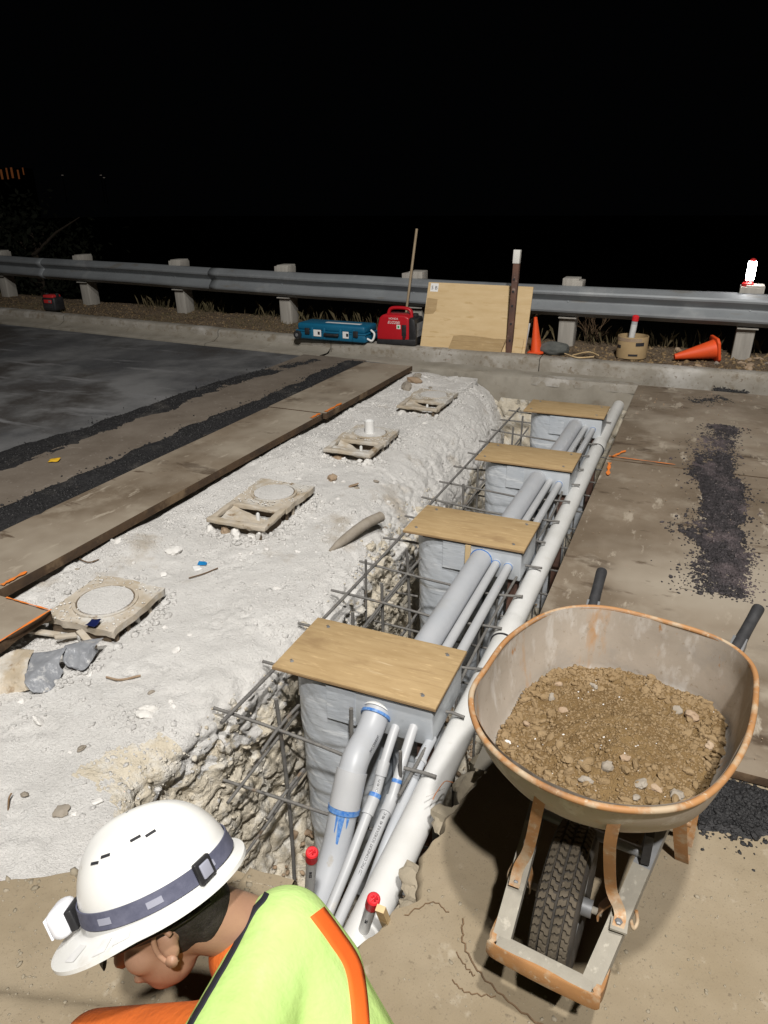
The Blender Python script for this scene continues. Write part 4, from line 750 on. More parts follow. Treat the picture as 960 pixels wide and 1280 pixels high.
# rails from the nose to the grips
NL, NR = Vector((-.187, 1.026, .155)), Vector((.0, 1.004, .155))
GL, GLe = Vector((-.167, 1.965, .452)), Vector((-.165, 2.13, .505)); GR, GRe = Vector((.236, 1.93, .445)), Vector((.287, 2.08, .50))
def rail(a, b, mat):
    d = (b-a).normalized(); up = Vector((0, 0, 1)); sd = d.cross(up).normalized(); u = sd.cross(d); V = []; F = []
    n_ = 40
    for i in range(n_+1):
        p = a.lerp(b, i/n_)
        for (s, q) in ((-.019, .012), (.019, .012), (.019, -.022), (.015, -.022), (.015, .007), (-.015, .007), (-.015, -.022), (-.019, -.022)): V.append(p+sd*s+u*q)
    for i in range(n_):
        for j in range(8): F.append((i*8+j, i*8+(j+1) % 8, (i+1)*8+(j+1) % 8, (i+1)*8+j))
    me = pymesh('handle_rail', V, F); return me
for a, g, e in ((NL, GL, GLe), (NR, GR, GRe)):
    mid = a.lerp(g, .28)
    link('handle_rail', rail(a, mid, None), 'mud_steel', wb); link('handle_rail', rail(mid, g+(g-mid).normalized()*.03, None), 'grey_steel', wb)
    d = (e-g).normalized(); gp = [g-d*.02, g-d*.019, g, g+d*.03, g+d*.07, g+d*.12, e-d*.008, e, e+d*.001]
    MB().tube(gp, [.015, .0185, .0185, .0175, .0165, .0165, .0175, .0165, .008], 16).build('grip', 'rubber', wb, smooth=50)
    MB().tube([g-d*.06, g-d*.018], .0185, 14).build('ferrule', 'grey_steel', wb, smooth=50)
# nose guard: channel that wraps round the rail ends
b = MB(); d = (NR-NL).normalized(); f_ = Vector((-d.y, d.x, 0))*-1; path = [NL-d*.022+f_*-.075, NL-d*.022+f_*-.02, NL-d*.018+f_*.004, NL+f_*.018, NR+f_*.018, NR+d*.018+f_*.004, NR+d*.022+f_*-.02, NR+d*.022+f_*-.075]
S = smooth_path(path, 5); V = []; F = []
for p in S:
    c = (NL+NR)/2; o_ = Vector((p.x-c.x, p.y-c.y, 0)).normalized()
    for (q, z) in ((-.010, .0155), (.0, .016), (.005, .012), (.006, -.020), (.002, -.027), (-.012, -.028), (-.012, -.025), (-.001, -.022), (.0005, .008), (-.010, .012)): V.append(p+o_*q+Vector((0, 0, z)))
for i in range(len(S)-1):
    for j in range(10): F.append((i*10+j, i*10+(j+1) % 10, (i+1)*10+(j+1) % 10, (i+1)*10+j))
link('nose_guard', pymesh('nose_guard', V, F, 35), 'barrow_paint', wb)
b = MB(); b.box((NL+NR)/2+f_*.002+Vector((0, 0, .013)), (.20, .032, .004), Matrix.Rotation(math.atan2(d.y, d.x), 3, 'Z')); b.build('nose_mud', 'mud_steel', wb, bevel=.001)
# braces from the tray to the rails
def strap(pts, w_, mat, name, t=.004, wv=None):
    P = smooth_path(pts, 6); V = []; F = []
    for i, p in enumerate(P):
        t_ = (P[min(i+1, len(P)-1)]-P[max(i-1, 0)]).normalized(); wd = Vector(wv) if wv else Vector((1, 0, 0)); wd = (wd-t_*wd.dot(t_)).normalized(); nn = t_.cross(wd)
        for s, q in ((-1, -1), (1, -1), (1, 1), (-1, 1)): V.append(p+wd*w_/2*s+nn*t/2*q)
    for i in range(len(P)-1):
        for j in range(4): F.append((i*4+j, i*4+(j+1) % 4, (i+1)*4+(j+1) % 4, (i+1)*4+j))
    F += [(3, 2, 1, 0), tuple((len(P)-1)*4+j for j in range(4))]; return link(name, pymesh(name, V, F, 40), mat, wb)
def on_rail(a, g, t, dz=.014): p = a.lerp(g, t); return p+Vector((0, 0, dz))
br1 = on_rail(NL, GL, .14); br2 = on_rail(NR, GR, .15)
strap([RZ(679, 982, .545)+Vector((0, .012, 0)), RZ(672, 1010, .47)+Vector((0, .01, 0)), RZ(661, 1060, .30), br1+Vector((0, 0, .03)), br1+Vector((-.002, -.03, .002))], .024, 'barrow_paint', 'brace')
strap([RZ(771, 1016, .55)+Vector((0, .01, 0)), RZ(764, 1045, .47), RZ(762, 1068, .40), RZ(764, 1110, .25), br2+Vector((0, 0, .012)), br2+Vector((.0, -.03, .002))], .024, 'barrow_paint', 'brace')
for p in (br1, br2): MB().lathe([(.008, 0), (.008, .006), (.005, .008), (0, .008)], p+Vector((0, -.018, .004)), n=6).build('bolt', 'grey_steel', wb)
q = MB(); q.box(br2+Vector((.002, -.022, .002)), (.034, .03, .005)); q.build('washer_plate', 'mud_steel', wb)
# legs
for s, (gx, lx) in ((-1, (-.20, -.215)), (1, (.175, .178))):
    a, g = (NL, GL) if s < 0 else (NR, GR); p0, p1 = on_rail(a, g, .52, -.01), on_rail(a, g, .80, -.01)
    strap([p0, Vector((gx, 1.575, -.022)), Vector((gx+.004, 1.60, -.027)), Vector((gx+.01, 1.645, -.022)), p1], .034, 'barrow_paint', 'leg', .005, wv=(1, -.1, 0))
b = MB(); b.tube([(-.205, 1.60, .08), (.182, 1.60, .08)], .008, 8); b.build('leg_brace', 'barrow_paint', wb, smooth=60)
for t in (.30, .62):
    a_, b_ = on_rail(NL, GL, t, .02), on_rail(NR, GR, t, .02); q = MB(); q.tube([a_, b_], .012, 8); q.build('cross_bar', 'grey_steel', wb, smooth=60)
    for p in (a_, b_): q = MB(); q.box((p.x, p.y, (p.z+.335)/2), (.018, .05, max(.02, .335-p.z+.01))); q.build('riser', 'rubber', wb)
# wheel
whl = Vector((-.083, 1.205, .135)); WR, axd = .168, Vector((1, -.06, 0)).normalized()
tyre_prof = [(WR*.56, -.030), (WR*.62, -.041), (WR*.76, -.047), (WR*.90, -.044), (WR*.965, -.034), (WR*.985, -.016), (WR*.99, 0), (WR*.985, .016), (WR*.965, .034), (WR*.90, .044), (WR*.76, .047), (WR*.62, .041), (WR*.56, .030), (WR*.56, -.030)]
wl = link('wheel', bpy.data.meshes.new('wheel'), None, wb); bpy.data.objects.remove(wl)
wheel = MB().lathe(tyre_prof, whl, axd, 48); wheel.F = [f for f in wheel.F if len(f) == 4]; wheel = wheel.build('tyre', 'tyre_side', wb, smooth=50)
qd = Vector((0, 0, 1)).rotation_difference(axd); tb = MB(); nb = 60
for k in range(nb):
    for row, (lat, wd, ln, sh) in enumerate(((-.0315, .0165, .0135, .5), (-.0112, .0185, .0135, 0), (.0112, .0185, .0135, .5), (.0315, .0165, .0135, 0))):
        th = 2*PI*(k+sh)/nb; rr_ = WR*(.985 if abs(lat) < .02 else .962); cdir = Vector((math.cos(th), math.sin(th), 0)); tdir = Vector((-math.sin(th), math.cos(th), 0)); zd = Vector((0, 0, 1)); V = []
        sk = .0035*(1 if row % 2 else -1); til = -.0025*np.sign(lat) if abs(lat) > .02 else 0
        for (a, c_) in ((-1, -1), (-.2, -1.35), (.2, -.65), (1, -1), (1, 1), (.2, 1.35), (-.2, .65), (-1, 1)):
            for h, f in ((-.002, 1), (.0075, .86)): V.append(whl+qd @ (cdir*(rr_+h+til*a)+tdir*(c_*ln/2*f+sk*a)+zd*(lat+a*wd/2*f)))
        F = [(2*i, 2*((i+1) % 8), 2*((i+1) % 8)+1, 2*i+1) for i in range(8)]+[tuple(2*i+1 for i in range(8))]; tb.add(V, F)
o = tb.build('tread', 'tyre', wheel); o['kind'] = 'stuff'
rimw = MB().lathe([(WR*.575, -.036), (WR*.555, -.033), (WR*.50, -.02), (WR*.50, .02), (WR*.555, .033), (WR*.575, .036)], whl, axd, 40); rimw.F = [f for f in rimw.F if len(f) == 4]; rimo = rimw.build('wheel_rim', 'grey_steel', wb, smooth=50)
MB().lathe([(WR*.50, -.004), (WR*.3, -.016), (.022, -.02), (.022, .02), (WR*.3, .016), (WR*.50, .004)], whl, axd, 40).build('disc', 'grey_steel', rimo, smooth=50)
MB().tube([whl-axd*.062, whl+axd*.062], .0195, 20).build('hub', 'grey_steel', rimo, smooth=50)
MB().tube([whl-axd*.085, whl+axd*.085], .008, 12).build('axle', 'mud_steel', wb, smooth=50)
for s, (a, g) in ((-1, (NL, GL)), (1, (NR, GR))):
    p = whl+axd*.078*s; q = a.lerp(g, .20); strap([p+Vector((0, 0, -.012)), p+Vector((0, 0, .012)), Vector(((p.x+q.x)/2, p.y, q.z-.02)), Vector((q.x, p.y, q.z-.012))], .03, 'barrow_paint', 'axle_bracket', wv=(0, 1, 0))
    MB().tube(smooth_path([Vector((q.x+s*.02, p.y-.02, q.z-.01)), Vector((q.x+s*.026, p.y-.03, q.z-.03)), Vector((q.x+s*.02, p.y-.045, q.z-.035)), Vector((q.x+s*.012, p.y-.04, q.z-.02))], 5), .004, 8).build('hook', 'barrow_paint', wb, smooth=60)
# ---- dirt in the tray
r_in = tray_ring(.405, .012); K = len(r_in); c = np.array([-.03, 1.45]); lv = np.linspace(0, 1, 46); P = np.zeros((46, K, 3))
for i, s in enumerate(lv):
    q = c+(r_in-c)*s; P[i, :, :2] = q; dd = np.linalg.norm((q-np.array([-.02, 1.36]))/np.array([.26, .30]), axis=1); P[i, :, 2] = .402+.075*np.exp(-(dd/.75)**2)
P[..., 2] += .010*fbm(P, 9, 3)+.006*fbm(P, 30, 3); P[-1, :, 2] -= .01
dirt = link('dirt_load', grid_mesh('dirt_load', P, closed=True), 'dirt'); tag(dirt, 'heap of brown crumbly dirt and stones in the wheelbarrow tray', 'dirt heap', kind='stuff'); dbv = bvh_of(dirt.data)
CL = [rock_mesh('clod', 30+i*2.7, 'clod', base=ICO2, amp=.3) for i in range(5)]
def clod(x, y, s, kind=None, flat=None, name='clod'):
    z = drop(dbv, x, y)
    if z is None: return
    o = link(name, random.choice(ROCKS[kind] if kind else CL), None, dirt); o.location = (x, y, z+s*.15); o.scale = (s, s*random.uniform(.7, 1), s*(flat or random.uniform(.6, .9))); o.rotation_euler = (random.gauss(0, .4), random.gauss(0, .4), random.uniform(0, 6))
for i in range(220):
    a = random.uniform(0, 2*PI); j = int(a/(2*PI)*K); f = 1-.42*random.random()**1.6; q = c+(r_in[j]-c)*f*.97; clod(q[0], q[1], random.uniform(.006, .015), None)
for (u, v, s, kd, fl) in ((692, 857, .012, 'grey', .8), (868, 877, .020, 'brown', .9), (733, 975, .017, 'grey', .7), (758, 965, .014, 'grey', .8), (800, 983, .016, 'grey', .5), (848, 990, .014, 'grey', .8), (636, 910, .008, 'white', .7), (795, 996, .009, 'grey', .6), (727, 955, .010, 'grey', .5), (700, 838, .013, 'brown', .7), (745, 840, .015, 'grey', .8), (850, 872, .014, 'grey', .8), (705, 875, .014, 'brown', .7), (660, 890, .013, 'brown', .7), (890, 920, .012, 'brown', .8), (780, 960, .013, 'brown', .7), (820, 985, .014, 'brown', .7)):
    p = RZ(u, v, .46); clod(p.x, p.y, s, kd, fl, 'stone')
n = 9500; q = np.stack([rng_.uniform(-.33, .26, n), rng_.uniform(1.05, 1.78, n)], -1); ff = np.clip(np.linalg.norm((q-c)/np.array([.27, .30]), axis=1), 0, 1); zz = np.array([drop(dbv, a, b) or 0 for a, b in q]); k = zz > .3
crumbs('crumbs', np.concatenate([q, zz[:, None]], 1)[k], np.clip(rng_.lognormal(-6.1, .45, k.sum())*(1+.9*ff[k]**3), .0010, .0075), 'clod', dirt)
k = (zz > .3) & (rng_.random(n) < .015); crumbs('chips', np.concatenate([q, zz[:, None]+.001], 1)[k], np.clip(rng_.lognormal(-6.3, .3, k.sum()), .001, .004), 'stone_white', dirt)
# ================================================================== FAR SIDE: GUARDRAIL AND GEAR
gr = empty('guardrail', (-4, 8.3, .1), 'long galvanised W-beam guardrail on weathered posts along the verge', 'guardrail')
def ztop(x): return .738+.006*(.5-x)
prof = [(.03, -.31), (.0, -.308), (-.03, -.296), (-.078, -.262), (-.084, -.245), (-.082, -.228), (-.03, -.180), (-.014, -.165), (-.012, -.155), (-.014, -.145), (-.03, -.130), (-.082, -.082), (-.084, -.065), (-.078, -.048), (-.03, -.014), (.0, -.002), (.03, .0)]
joints = [-24, -17.5, -9.95, -6.15, -2.35, 1.45, 5.3, 12]
for a, b_ in zip(joints, joints[1:]):
    xs = np.linspace(a-.12, b_+.12, max(6, int((b_-a)/.12))); Yr = rail_y(xs); P = np.zeros((len(xs), len(prof), 3))
    for j, (d, z) in enumerate(prof): P[:, j, 0] = xs; P[:, j, 1] = Yr+d-(.0025 if joints.index(a) % 2 else 0); P[:, j, 2] = ztop(xs)+z
    P[..., 2] += .006*fbm(P*np.array([1, 0, 0]), .8, 2)[..., :]; P[..., 1] += .005*fbm(P*np.array([1, 0, 0])+3, 1.2, 2)
    o = link('rail_beam', grid_mesh('rail_beam', P), 'galvanized', gr); o.data.set_sharp_from_angle(angle=math.radians(22)); sm = o.modifiers.new('t', 'SOLIDIFY'); sm.thickness = .003
    for dx in (-.09, .09):
        for dz in (-.10, -.21): q = MB(); q.lathe([(.011, 0), (.010, .004), (.005, .007), (0, .008)], (b_+dx, float(rail_y(b_+dx))-.045, ztop(b_)+dz), (0, -1, .3 if dz > -.15 else -.3), 10); q.build('bolt', 'galvanized', gr, smooth=60)
for x in [.445+1.905*k for k in (2, 1, 0)]+[-1.32, -3.14, -5.06, -6.95, -9.0, -11.1, -13.2, -15.3]:
    y = float(rail_y(x)); zt = ztop(x); lean = random.gauss(0, .015); R_ = Matrix.Rotation(lean, 3, 'Y') @ Matrix.Rotation(.02, 3, 'X')
    b = MB(); b.box((x, y+.13, (zt-.04)/2), (.17, .2, zt+.2), R_); po = b.build('post', 'post_wood', gr, bevel=.008)
    b = MB(); b.box((x+.02*random.gauss(0, 1)-.02, y+.12, zt+.005), (.20, .22, .11), Matrix.Rotation(random.gauss(0, .03), 3, 'Y')); b.build('block', 'post_wood', po, bevel=.006)
    b = MB(); b.box((x+.01, y+.0, zt-.325), (.19, .05, .012)); b.build('bracket', 'post_wood', po)
    q = MB(); q.lathe([(.014, 0), (.012, .008), (0, .012)], (x, y-.012, zt-.155), (0, -1, 0), 8); q.build('bolt', 'galvanized', po)
def leaning(name, pts_bl, wdt, hgt, th, base_y, top_y, mat, label, cat, rot=0, cut=None):
    return None
# plywood sheet leaning on the rail
def sheet_board(name, x0, x1, zb, y0, h, lean, mat, label, skew=0., bites=()):
    root = empty(name, ((x0+x1)/2, y0, zb), label, 'plywood'); up = Vector((0, math.sin(lean), math.cos(lean))); xd = Vector((1, 0, -.01+skew)).normalized(); nn = xd.cross(up).normalized(); w_ = x1-x0
    out = [(0, 0), (w_, 0), (w_-.01, h), (0.0, h)]
    if bites: out = bites
    A = Vector((x0, y0, zb)); V = [A+xd*p[0]+up*p[1]+nn*.008 for p in out]+[A+xd*p[0]+up*p[1]-nn*.008 for p in out]; n_ = len(out)
    f1 = MB().add(V, [list(range(n_)), [n_+i for i in range(n_)][::-1]]+[(i, n_+i, n_+(i+1) % n_, (i+1) % n_) for i in range(n_)]); f1.build('board', mat, root); return root, A, xd, up, nn
ra, A, xd, up, nn = sheet_board('plywood_sheet', -2.80, -1.63, .118, 7.50, .70, .36, 'plywood_pale', 'large pale plywood sheet leaning against the guardrail')
fr = -nn if nn.y > 0 else nn
text_mesh('stamp', '5 B', .055, A+xd*.075+up*.64+fr*.0095, xd, up, 'ink', ra)
b = MB(); b.add([A+xd*p+up*q+fr*.0087 for p, q in ((.03, .60), (.12, .60), (.12, .69), (.03, .69))], [(0, 1, 2, 3)]); b.build('paper_label', 'white_label', ra)
b = MB(); b.add([A+xd*p+up*q+fr*.0088 for p, q in ((.0, .35), (.10, .36), (.13, .40), (.13, .52), (.01, .53))], [(0, 1, 2, 3, 4)]); b.build('split_veneer', 'plywood', ra)
rb, A2, *_ = sheet_board('plywood_offcut', -2.46, -1.83, .112, 7.45, .17, .2, 'plywood', 'low torn plywood offcut standing in front of the large plywood sheet', bites=[(0, 0), (.58, 0), (.63, .155), (.5, .15), (.3, .165), (.12, .16), (.05, .15)])
rc, *_ = sheet_board('plywood_strip', -1.86, -1.62, .11, 7.475, .18, .25, 'plywood_pale', 'small plywood piece behind the foot of the white-topped post', bites=[(0, 0), (.2, 0), (.21, .16), (.1, .17)])
# rusty marker post with a white top
mp = empty('marker_post', (-1.78, 7.46, .1), 'rusty square marker post with a white painted top in front of the plywood', 'post')
b = MB(); b.box((-1.785, 7.49, .55), (.062, .062, .92), Matrix.Rotation(.02, 3, 'Y') @ Matrix.Rotation(-.03, 3, 'X')); b.build('shaft', 'rusty_post', mp, bevel=.006)
b = MB(); b.box((-1.777, 7.505, 1.075), (.068, .068, .13), Matrix.Rotation(.02, 3, 'Y') @ Matrix.Rotation(-.03, 3, 'X')); b.build('white_top', 'white_paint', mp, bevel=.004)
for z in (.25, .42, .6, .74, .86): q = MB(); q.lathe([(.011, 0), (.011, .003)], (-1.785+.0002*(z-.5), 7.454+.03*(z-.5), z), (0, -1, 0), 10); q.build('hole', 'ink', mp)
# wooden pole leaning on the rail behind the generator
tag(MB().tube([RY(503, 432, 7.78), RY(508, 388, 7.83), RY(521, 286, 7.97)], .0145, 12).build('wooden_pole', 'pole_wood', smooth=60), 'long wooden pole leaning on the guardrail behind the red generator', 'pole')
# red generator
gx, gy, gz_ = -3.07, 7.58, .122
ge = empty('generator', (gx, gy, gz_), 'red and black portable generator on the kerb between the teal case and the plywood', 'generator')
def rprism(prof, y0, y1, off):  # profile in x,z extruded along y
    n_ = len(prof); V = [(off[0]+p[0], off[1]+y0, off[2]+p[1]) for p in prof]+[(off[0]+p[0], off[1]+y1, off[2]+p[1]) for p in prof]
    return MB().add(V, [list(range(n_)), [n_+i for i in range(n_)][::-1]]+[(i, n_+i, n_+(i+1) % n_, (i+1) % n_) for i in range(n_)])
O = (gx, gy, gz_)
rprism([(-.235, .045), (.155, .045), (.155, .30), (.10, .325), (-.16, .325), (-.205, .29), (-.235, .17)], -.135, .135, O).build('body', 'gen_red', ge, bevel=.022, seg=3)
rprism([(-.235, .012), (-.22, .0), (.21, .0), (.235, .012), (.235, .075), (-.235, .05)], -.142, .142, O).build('base', 'black_plastic', ge, bevel=.012)
rprism([(.15, .05), (.235, .05), (.24, .16), (.215, .29), (.15, .30)], -.137, .137, O).build('side_panel', 'black_plastic', ge, bevel=.012)
hd = smooth_path([Vector((gx-.15, gy, gz_+.30)), Vector((gx-.125, gy, gz_+.365)), Vector((gx-.07, gy, gz_+.385)), Vector((gx+.06, gy, gz_+.385)), Vector((gx+.12, gy, gz_+.36)), Vector((gx+.14, gy, gz_+.29))], 6); MB().tube(hd, .019, 12, sx=1.5).build('handle', 'gen_red', ge, smooth=60)
q = MB(); q.lathe([(.035, 0), (.035, .03), (.02, .035)], (gx+.17, gy+.02, gz_+.30), n=16); q.build('fuel_cap', 'black_plastic', ge, smooth=40)
q = MB(); q.box((gx+.095, gy-.137, gz_+.165), (.055, .008, .12)); cp_ = q.build('control_panel', 'black_plastic', ge, bevel=.003); q = MB(); q.lathe([(.02, 0), (.018, .015), (0, .016)], (gx+.10, gy-.14, gz_+.095), (0, -1, 0), 16); q.build('outlet', 'black_plastic', cp_, smooth=40)
q = MB(); q.box((gx+.03, gy-.136, gz_+.20), (.045, .004, .045)); lb_ = q.build('sticker', 'white_label', ge); q = MB(); q.box((gx+.03, gy-.139, gz_+.20), (.022, .002, .026)); q.build('green_mark', 'green_label', lb_)
text_mesh('lettering', 'HONDA', .030, (gx-.03, gy-.1366, gz_+.285), (1, 0, 0), (0, 0, 1), 'white_label', ge); text_mesh('lettering', 'EU2200i', .042, (gx-.03, gy-.1366, gz_+.243), (1, 0, 0), (0, 0, 1), 'white_label', ge, shear=.3)
q = MB(); [q.box((gx+.24, gy-.1+.033*i, gz_+.17), (.006, .012, .15)) for i in range(7)]; q.build('vent', 'grey_steel', ge)
# teal tool case
cx, cy, cz = -3.86, 7.56, .122
tc = empty('tool_case', (cx, cy, cz), 'teal plastic tool case with wheels lying on the kerb beside the generator', 'tool case')
Rc = Matrix.Rotation(-.03, 3, 'Z')
def cpart(c, s, nm, mt, bev=.012, par=None): q = MB(); q.box(Vector((cx, cy, cz))+Rc @ Vector(c), s, Rc); return q.build(nm, mt, par or tc, bevel=bev)
cpart((.0, 0, .055), (.90, .34, .10), 'lower_shell', 'teal', .02); cpart((.0, 0, .145), (.88, .33, .085), 'upper_shell', 'teal', .025); cpart((0, 0, .10), (.915, .352, .018), 'seam_lip', 'teal', .004)
for x in (-.24, -.08, .13, .30): cpart((x, -.168, .08), (.035, .018, .13), 'rib', 'teal', .006)
for x in (-.30, .33): cpart((x, -.178, .10), (.06, .02, .07), 'latch', 'black_plastic', .005)
cpart((.02, -.19, .075), (.19, .03, .028), 'handle', 'black_plastic', .01)
for x in (-.06, .10): cpart((x, -.178, .075), (.02, .03, .04), 'handle_mount', 'black_plastic', .004)
for x, w_ in ((-.165, .10), (.205, .075)): s_ = cpart((x, -.1775, .085), (w_, .003, .075), 'sticker', 'white_label', 0); q = MB(); q.box(Vector((cx, cy, cz))+Rc @ Vector((x+.02, -.1795, .085)), (.028, .002, .035), Rc); q.build('print', 'ink', s_)
for y in (-.13, .13): q = MB(); q.lathe([(.0, -.02), (.045, -.02), (.05, -.012), (.05, .012), (.045, .02), (0, .02)], Vector((cx, cy, cz))+Rc @ Vector((-.43, y-.05, .05)), (0, 1, 0), 20); q.build('wheel', 'black_plastic', tc, smooth=40)
q = MB(); q.lathe([(.02, 0), (.018, .004)], Vector((cx, cy, cz))+Rc @ Vector((-.43, -.203, .05)), (0, -1, 0), 14); q.build('wheel_hub', 'grey_steel', tc)
cpart((.1, -.02, .1885), (.45, .06, .004), 'top_strip', 'sticker', .001)
q = MB(); q.tube(smooth_path([Vector((cx+.44, cy-.13, cz+.05)), Vector((cx+.50, cy-.12, cz+.03)), Vector((cx+.52, cy-.1, cz+.10)), Vector((cx+.47, cy-.08, cz+.14))], 6), .012, 8); q.build('strap', 'white_label', tc, smooth=60)
# jobsite radio far along the kerb
rx, ry = -8.95, float(kerb_y(-8.95))+.24; rz_ = .13
rd = empty('charger', (rx, ry, rz_-.02), 'small black and red tool charger standing on the kerb far along the guardrail', 'charger')
def rpart(c, s, nm, mt, bev=.01): q = MB(); q.box((rx+c[0], ry+c[1], rz_+c[2]), s); return q.build(nm, mt, rd, bevel=bev)
rpart((0, 0, .10), (.25, .20, .20), 'body', 'black_plastic', .03); rpart((0, -.01, .205), (.20, .16, .05), 'top', 'lamp_red', .015); rpart((0, -.1, .14), (.15, .012, .05), 'red_band', 'lamp_red', .003); rpart((-.1, 0, .22), (.03, .05, .06), 'handle_end', 'black_plastic', .006); rpart((.1, 0, .22), (.03, .05, .06), 'handle_end', 'black_plastic', .006); rpart((.0, -.102, .07), (.18, .006, .06), 'grille', 'rubber', .002); rpart((.04, -.104, .14), (.05, .01, .03), 'display', 'grey_steel', .002)
# traffic cones
def cone_at(label, base, axis, h, rb, rt, flange, roll=0., squash=1.):
    root = empty('traffic_cone', base, label, 'traffic cone', 'orange traffic cones at the guardrail'); ax = Vector(axis).normalized(); q_ = Vector((0, 0, 1)).rotation_difference(ax) @ Matrix.Rotation(roll, 3, 'Z').to_quaternion(); base = Vector(base)
    b = MB().lathe([(rb, .0), (rb, .012), (rb*.93, .03), (rt*1.05, h-.015), (rt, h), (rt*.7, h+.002), (rt*.65, h-.01)], (0, 0, 0), n=28); b.V = [base+q_ @ Vector((v.x*squash, v.y, v.z)) for v in b.V]; b.build('cone_body', 'cone', root, smooth=40)
    f = MB(); k = flange/2; f.prism([(-k, -k*.7), (-k*.7, -k), (k*.7, -k), (k, -k*.7), (k, k*.7), (k*.7, k), (-k*.7, k), (-k, k*.7)], -.012, .014); f.V = [base+q_ @ v for v in f.V]; f.build('base', 'cone', root, bevel=.004)
    return root
cone_at('upright orange traffic cone squeezed between the plywood and a grey sack', (-1.535, 7.63, .115), (-.10, .0, 1), .36, .078, .022, .17, squash=.8)
tipp, basep = RZ(843, 446, .14), RZ(894, 436, .22); ax_ = (tipp-basep).normalized()
cone_at('orange traffic cone lying on its side on the dirt verge', basep, ax_, (tipp-basep).length, .098, .028, .245, roll=.3)
q = MB(); q.tube([(-1.68, 7.66, .12), (-1.655, 7.70, .40)], .022, 10); tag(q.build('white_tube', 'pvc_white', smooth=50), 'white tube standing between the plywood edge and the upright cone', 'tube')
# grey sack next to the upright cone
V, F = ico(4); V = V*(1+.12*fbm(V, 1.5, 3)[:, None])*np.array([.17, .12, .075]); p = RZ(690, 439, .14); V = V+np.array([p.x, p.y+.06, .15]); tag(link('sack', pymesh('sack', V, F, 180), 'grey_rock'), 'dark grey lumpy sack beside the upright orange cone', 'sack')
for (pts, lb) in (([(706, 442), (722, 447), (742, 446)], 'pale stick lying on the dirt beside the grey sack'), ([(716, 444), (735, 440), (748, 444)], 'thin stick crossing the pale stick')):
    tag(MB().tube(smooth_path([RZ(u, v, .135) for u, v in pts], 5), .007, 7).build('stick', 'plywood_pale', smooth=60), lb, 'stick')
# cardboard form tube with a sealant cartridge standing in it
tp = RZ(787, 448, .11); tp = Vector((tp.x, tp.y+.13, .105)); ct = empty('form_tube_ring', tp, 'short cardboard form tube with tape standing on the verge', 'cardboard tube')
b = MB().lathe([(.150, 0), (.152, .21), (.150, .214), (.144, .214), (.143, .02)], tp, n=40); b.F = [f for f in b.F if len(f) == 4]; b.build('tube_wall', 'cardboard', ct, smooth=40)
for (a0, a1, z0, z1, mt) in ((3.6, 4.0, .10, .13, 'ink'), (4.6, 5.2, .03, .05, 'ink'), (5.0, 5.6, .13, .165, 'ink'), (3.2, 3.5, .12, .17, 'ink')):
    k = 8; V = [tp+Vector((.1535*math.cos(a), .1535*math.sin(a), z)) for z in (z0, z1) for a in np.linspace(a0, a1, k)]; link('print', pymesh('print', V, [(i, i+1, k+i+1, k+i) for i in range(k-1)]), mt, ct)
V = [tp+Vector((.1533*math.cos(a), .1533*math.sin(a), z)) for z in (.172, .205) for a in np.linspace(3.3, 5.4, 14)]; link('tape', pymesh('tape', V, [(i, i+1, 15+i, 14+i) for i in range(13)]), 'stone_brown', ct)
sc_ = empty('sealant_tube', tp+Vector((-.02, 0, .02)), 'grey and red sealant tube standing in the cardboard form tube', 'sealant tube'); a_, b_ = tp+Vector((-.03, -.02, .02)), tp+Vector((-.0, -.06, .37))
MB().tube([a_, b_], .030, 18).build('barrel', 'pvc_light', sc_, smooth=50); d_ = (b_-a_).normalized(); MB().tube([b_, b_+d_*.045, b_+d_*.055], [.033, .033, .02], 18).build('cap', 'red_cap', sc_, smooth=50); MB().tube([a_.lerp(b_, .45), a_.lerp(b_, .9)], .0305, 18).build('wrapper', 'sticker', sc_, smooth=50)
# lit work lamp standing on the rail post
lx = .385; ly = float(rail_y(lx))+.10; lz = ztop(lx)+.06; wl_ = empty('work_lamp', (lx, ly, lz), 'small red work lamp with a glowing white tube standing on the guardrail post', 'lamp')
MB().lathe([(.055, 0), (.055, .03), (.035, .045), (.035, .06)], (lx, ly, lz), n=20).build('base', 'lamp_red', wl_, smooth=40); q = MB(); q.lathe([(.034, .06), (.038, .075), (.038, .225), (.034, .235)], (lx+.01, ly, lz), n=20); q.build('glowing_tube', 'lamp_glow', wl_, smooth=40); MB().lathe([(.03, .235), (.03, .25), (.012, .262), (0, .264)], (lx+.01, ly, lz), n=20).build('top_cap', 'lamp_red', wl_, smooth=40)
# rubble of the verge near the right posts
for i in range(40):
    x = random.uniform(-.2, 1.6); y = float(kerb_y(x))+random.uniform(.25, 1.0); put_stone(x, y, random.uniform(.02, .05), random.choice(['grey', 'brown', 'brown']), bpy.data.objects['verge'], bv=verge_bv, flat=.6, sink=.5)
for i in range(30):
    x = random.uniform(-2.6, -.5); y = 7.25-random.uniform(-.02, .06); o = put_stone(x, y, random.uniform(.006, .018), random.choice(['grey', 'brown']), kerb, bv=verge_bv)
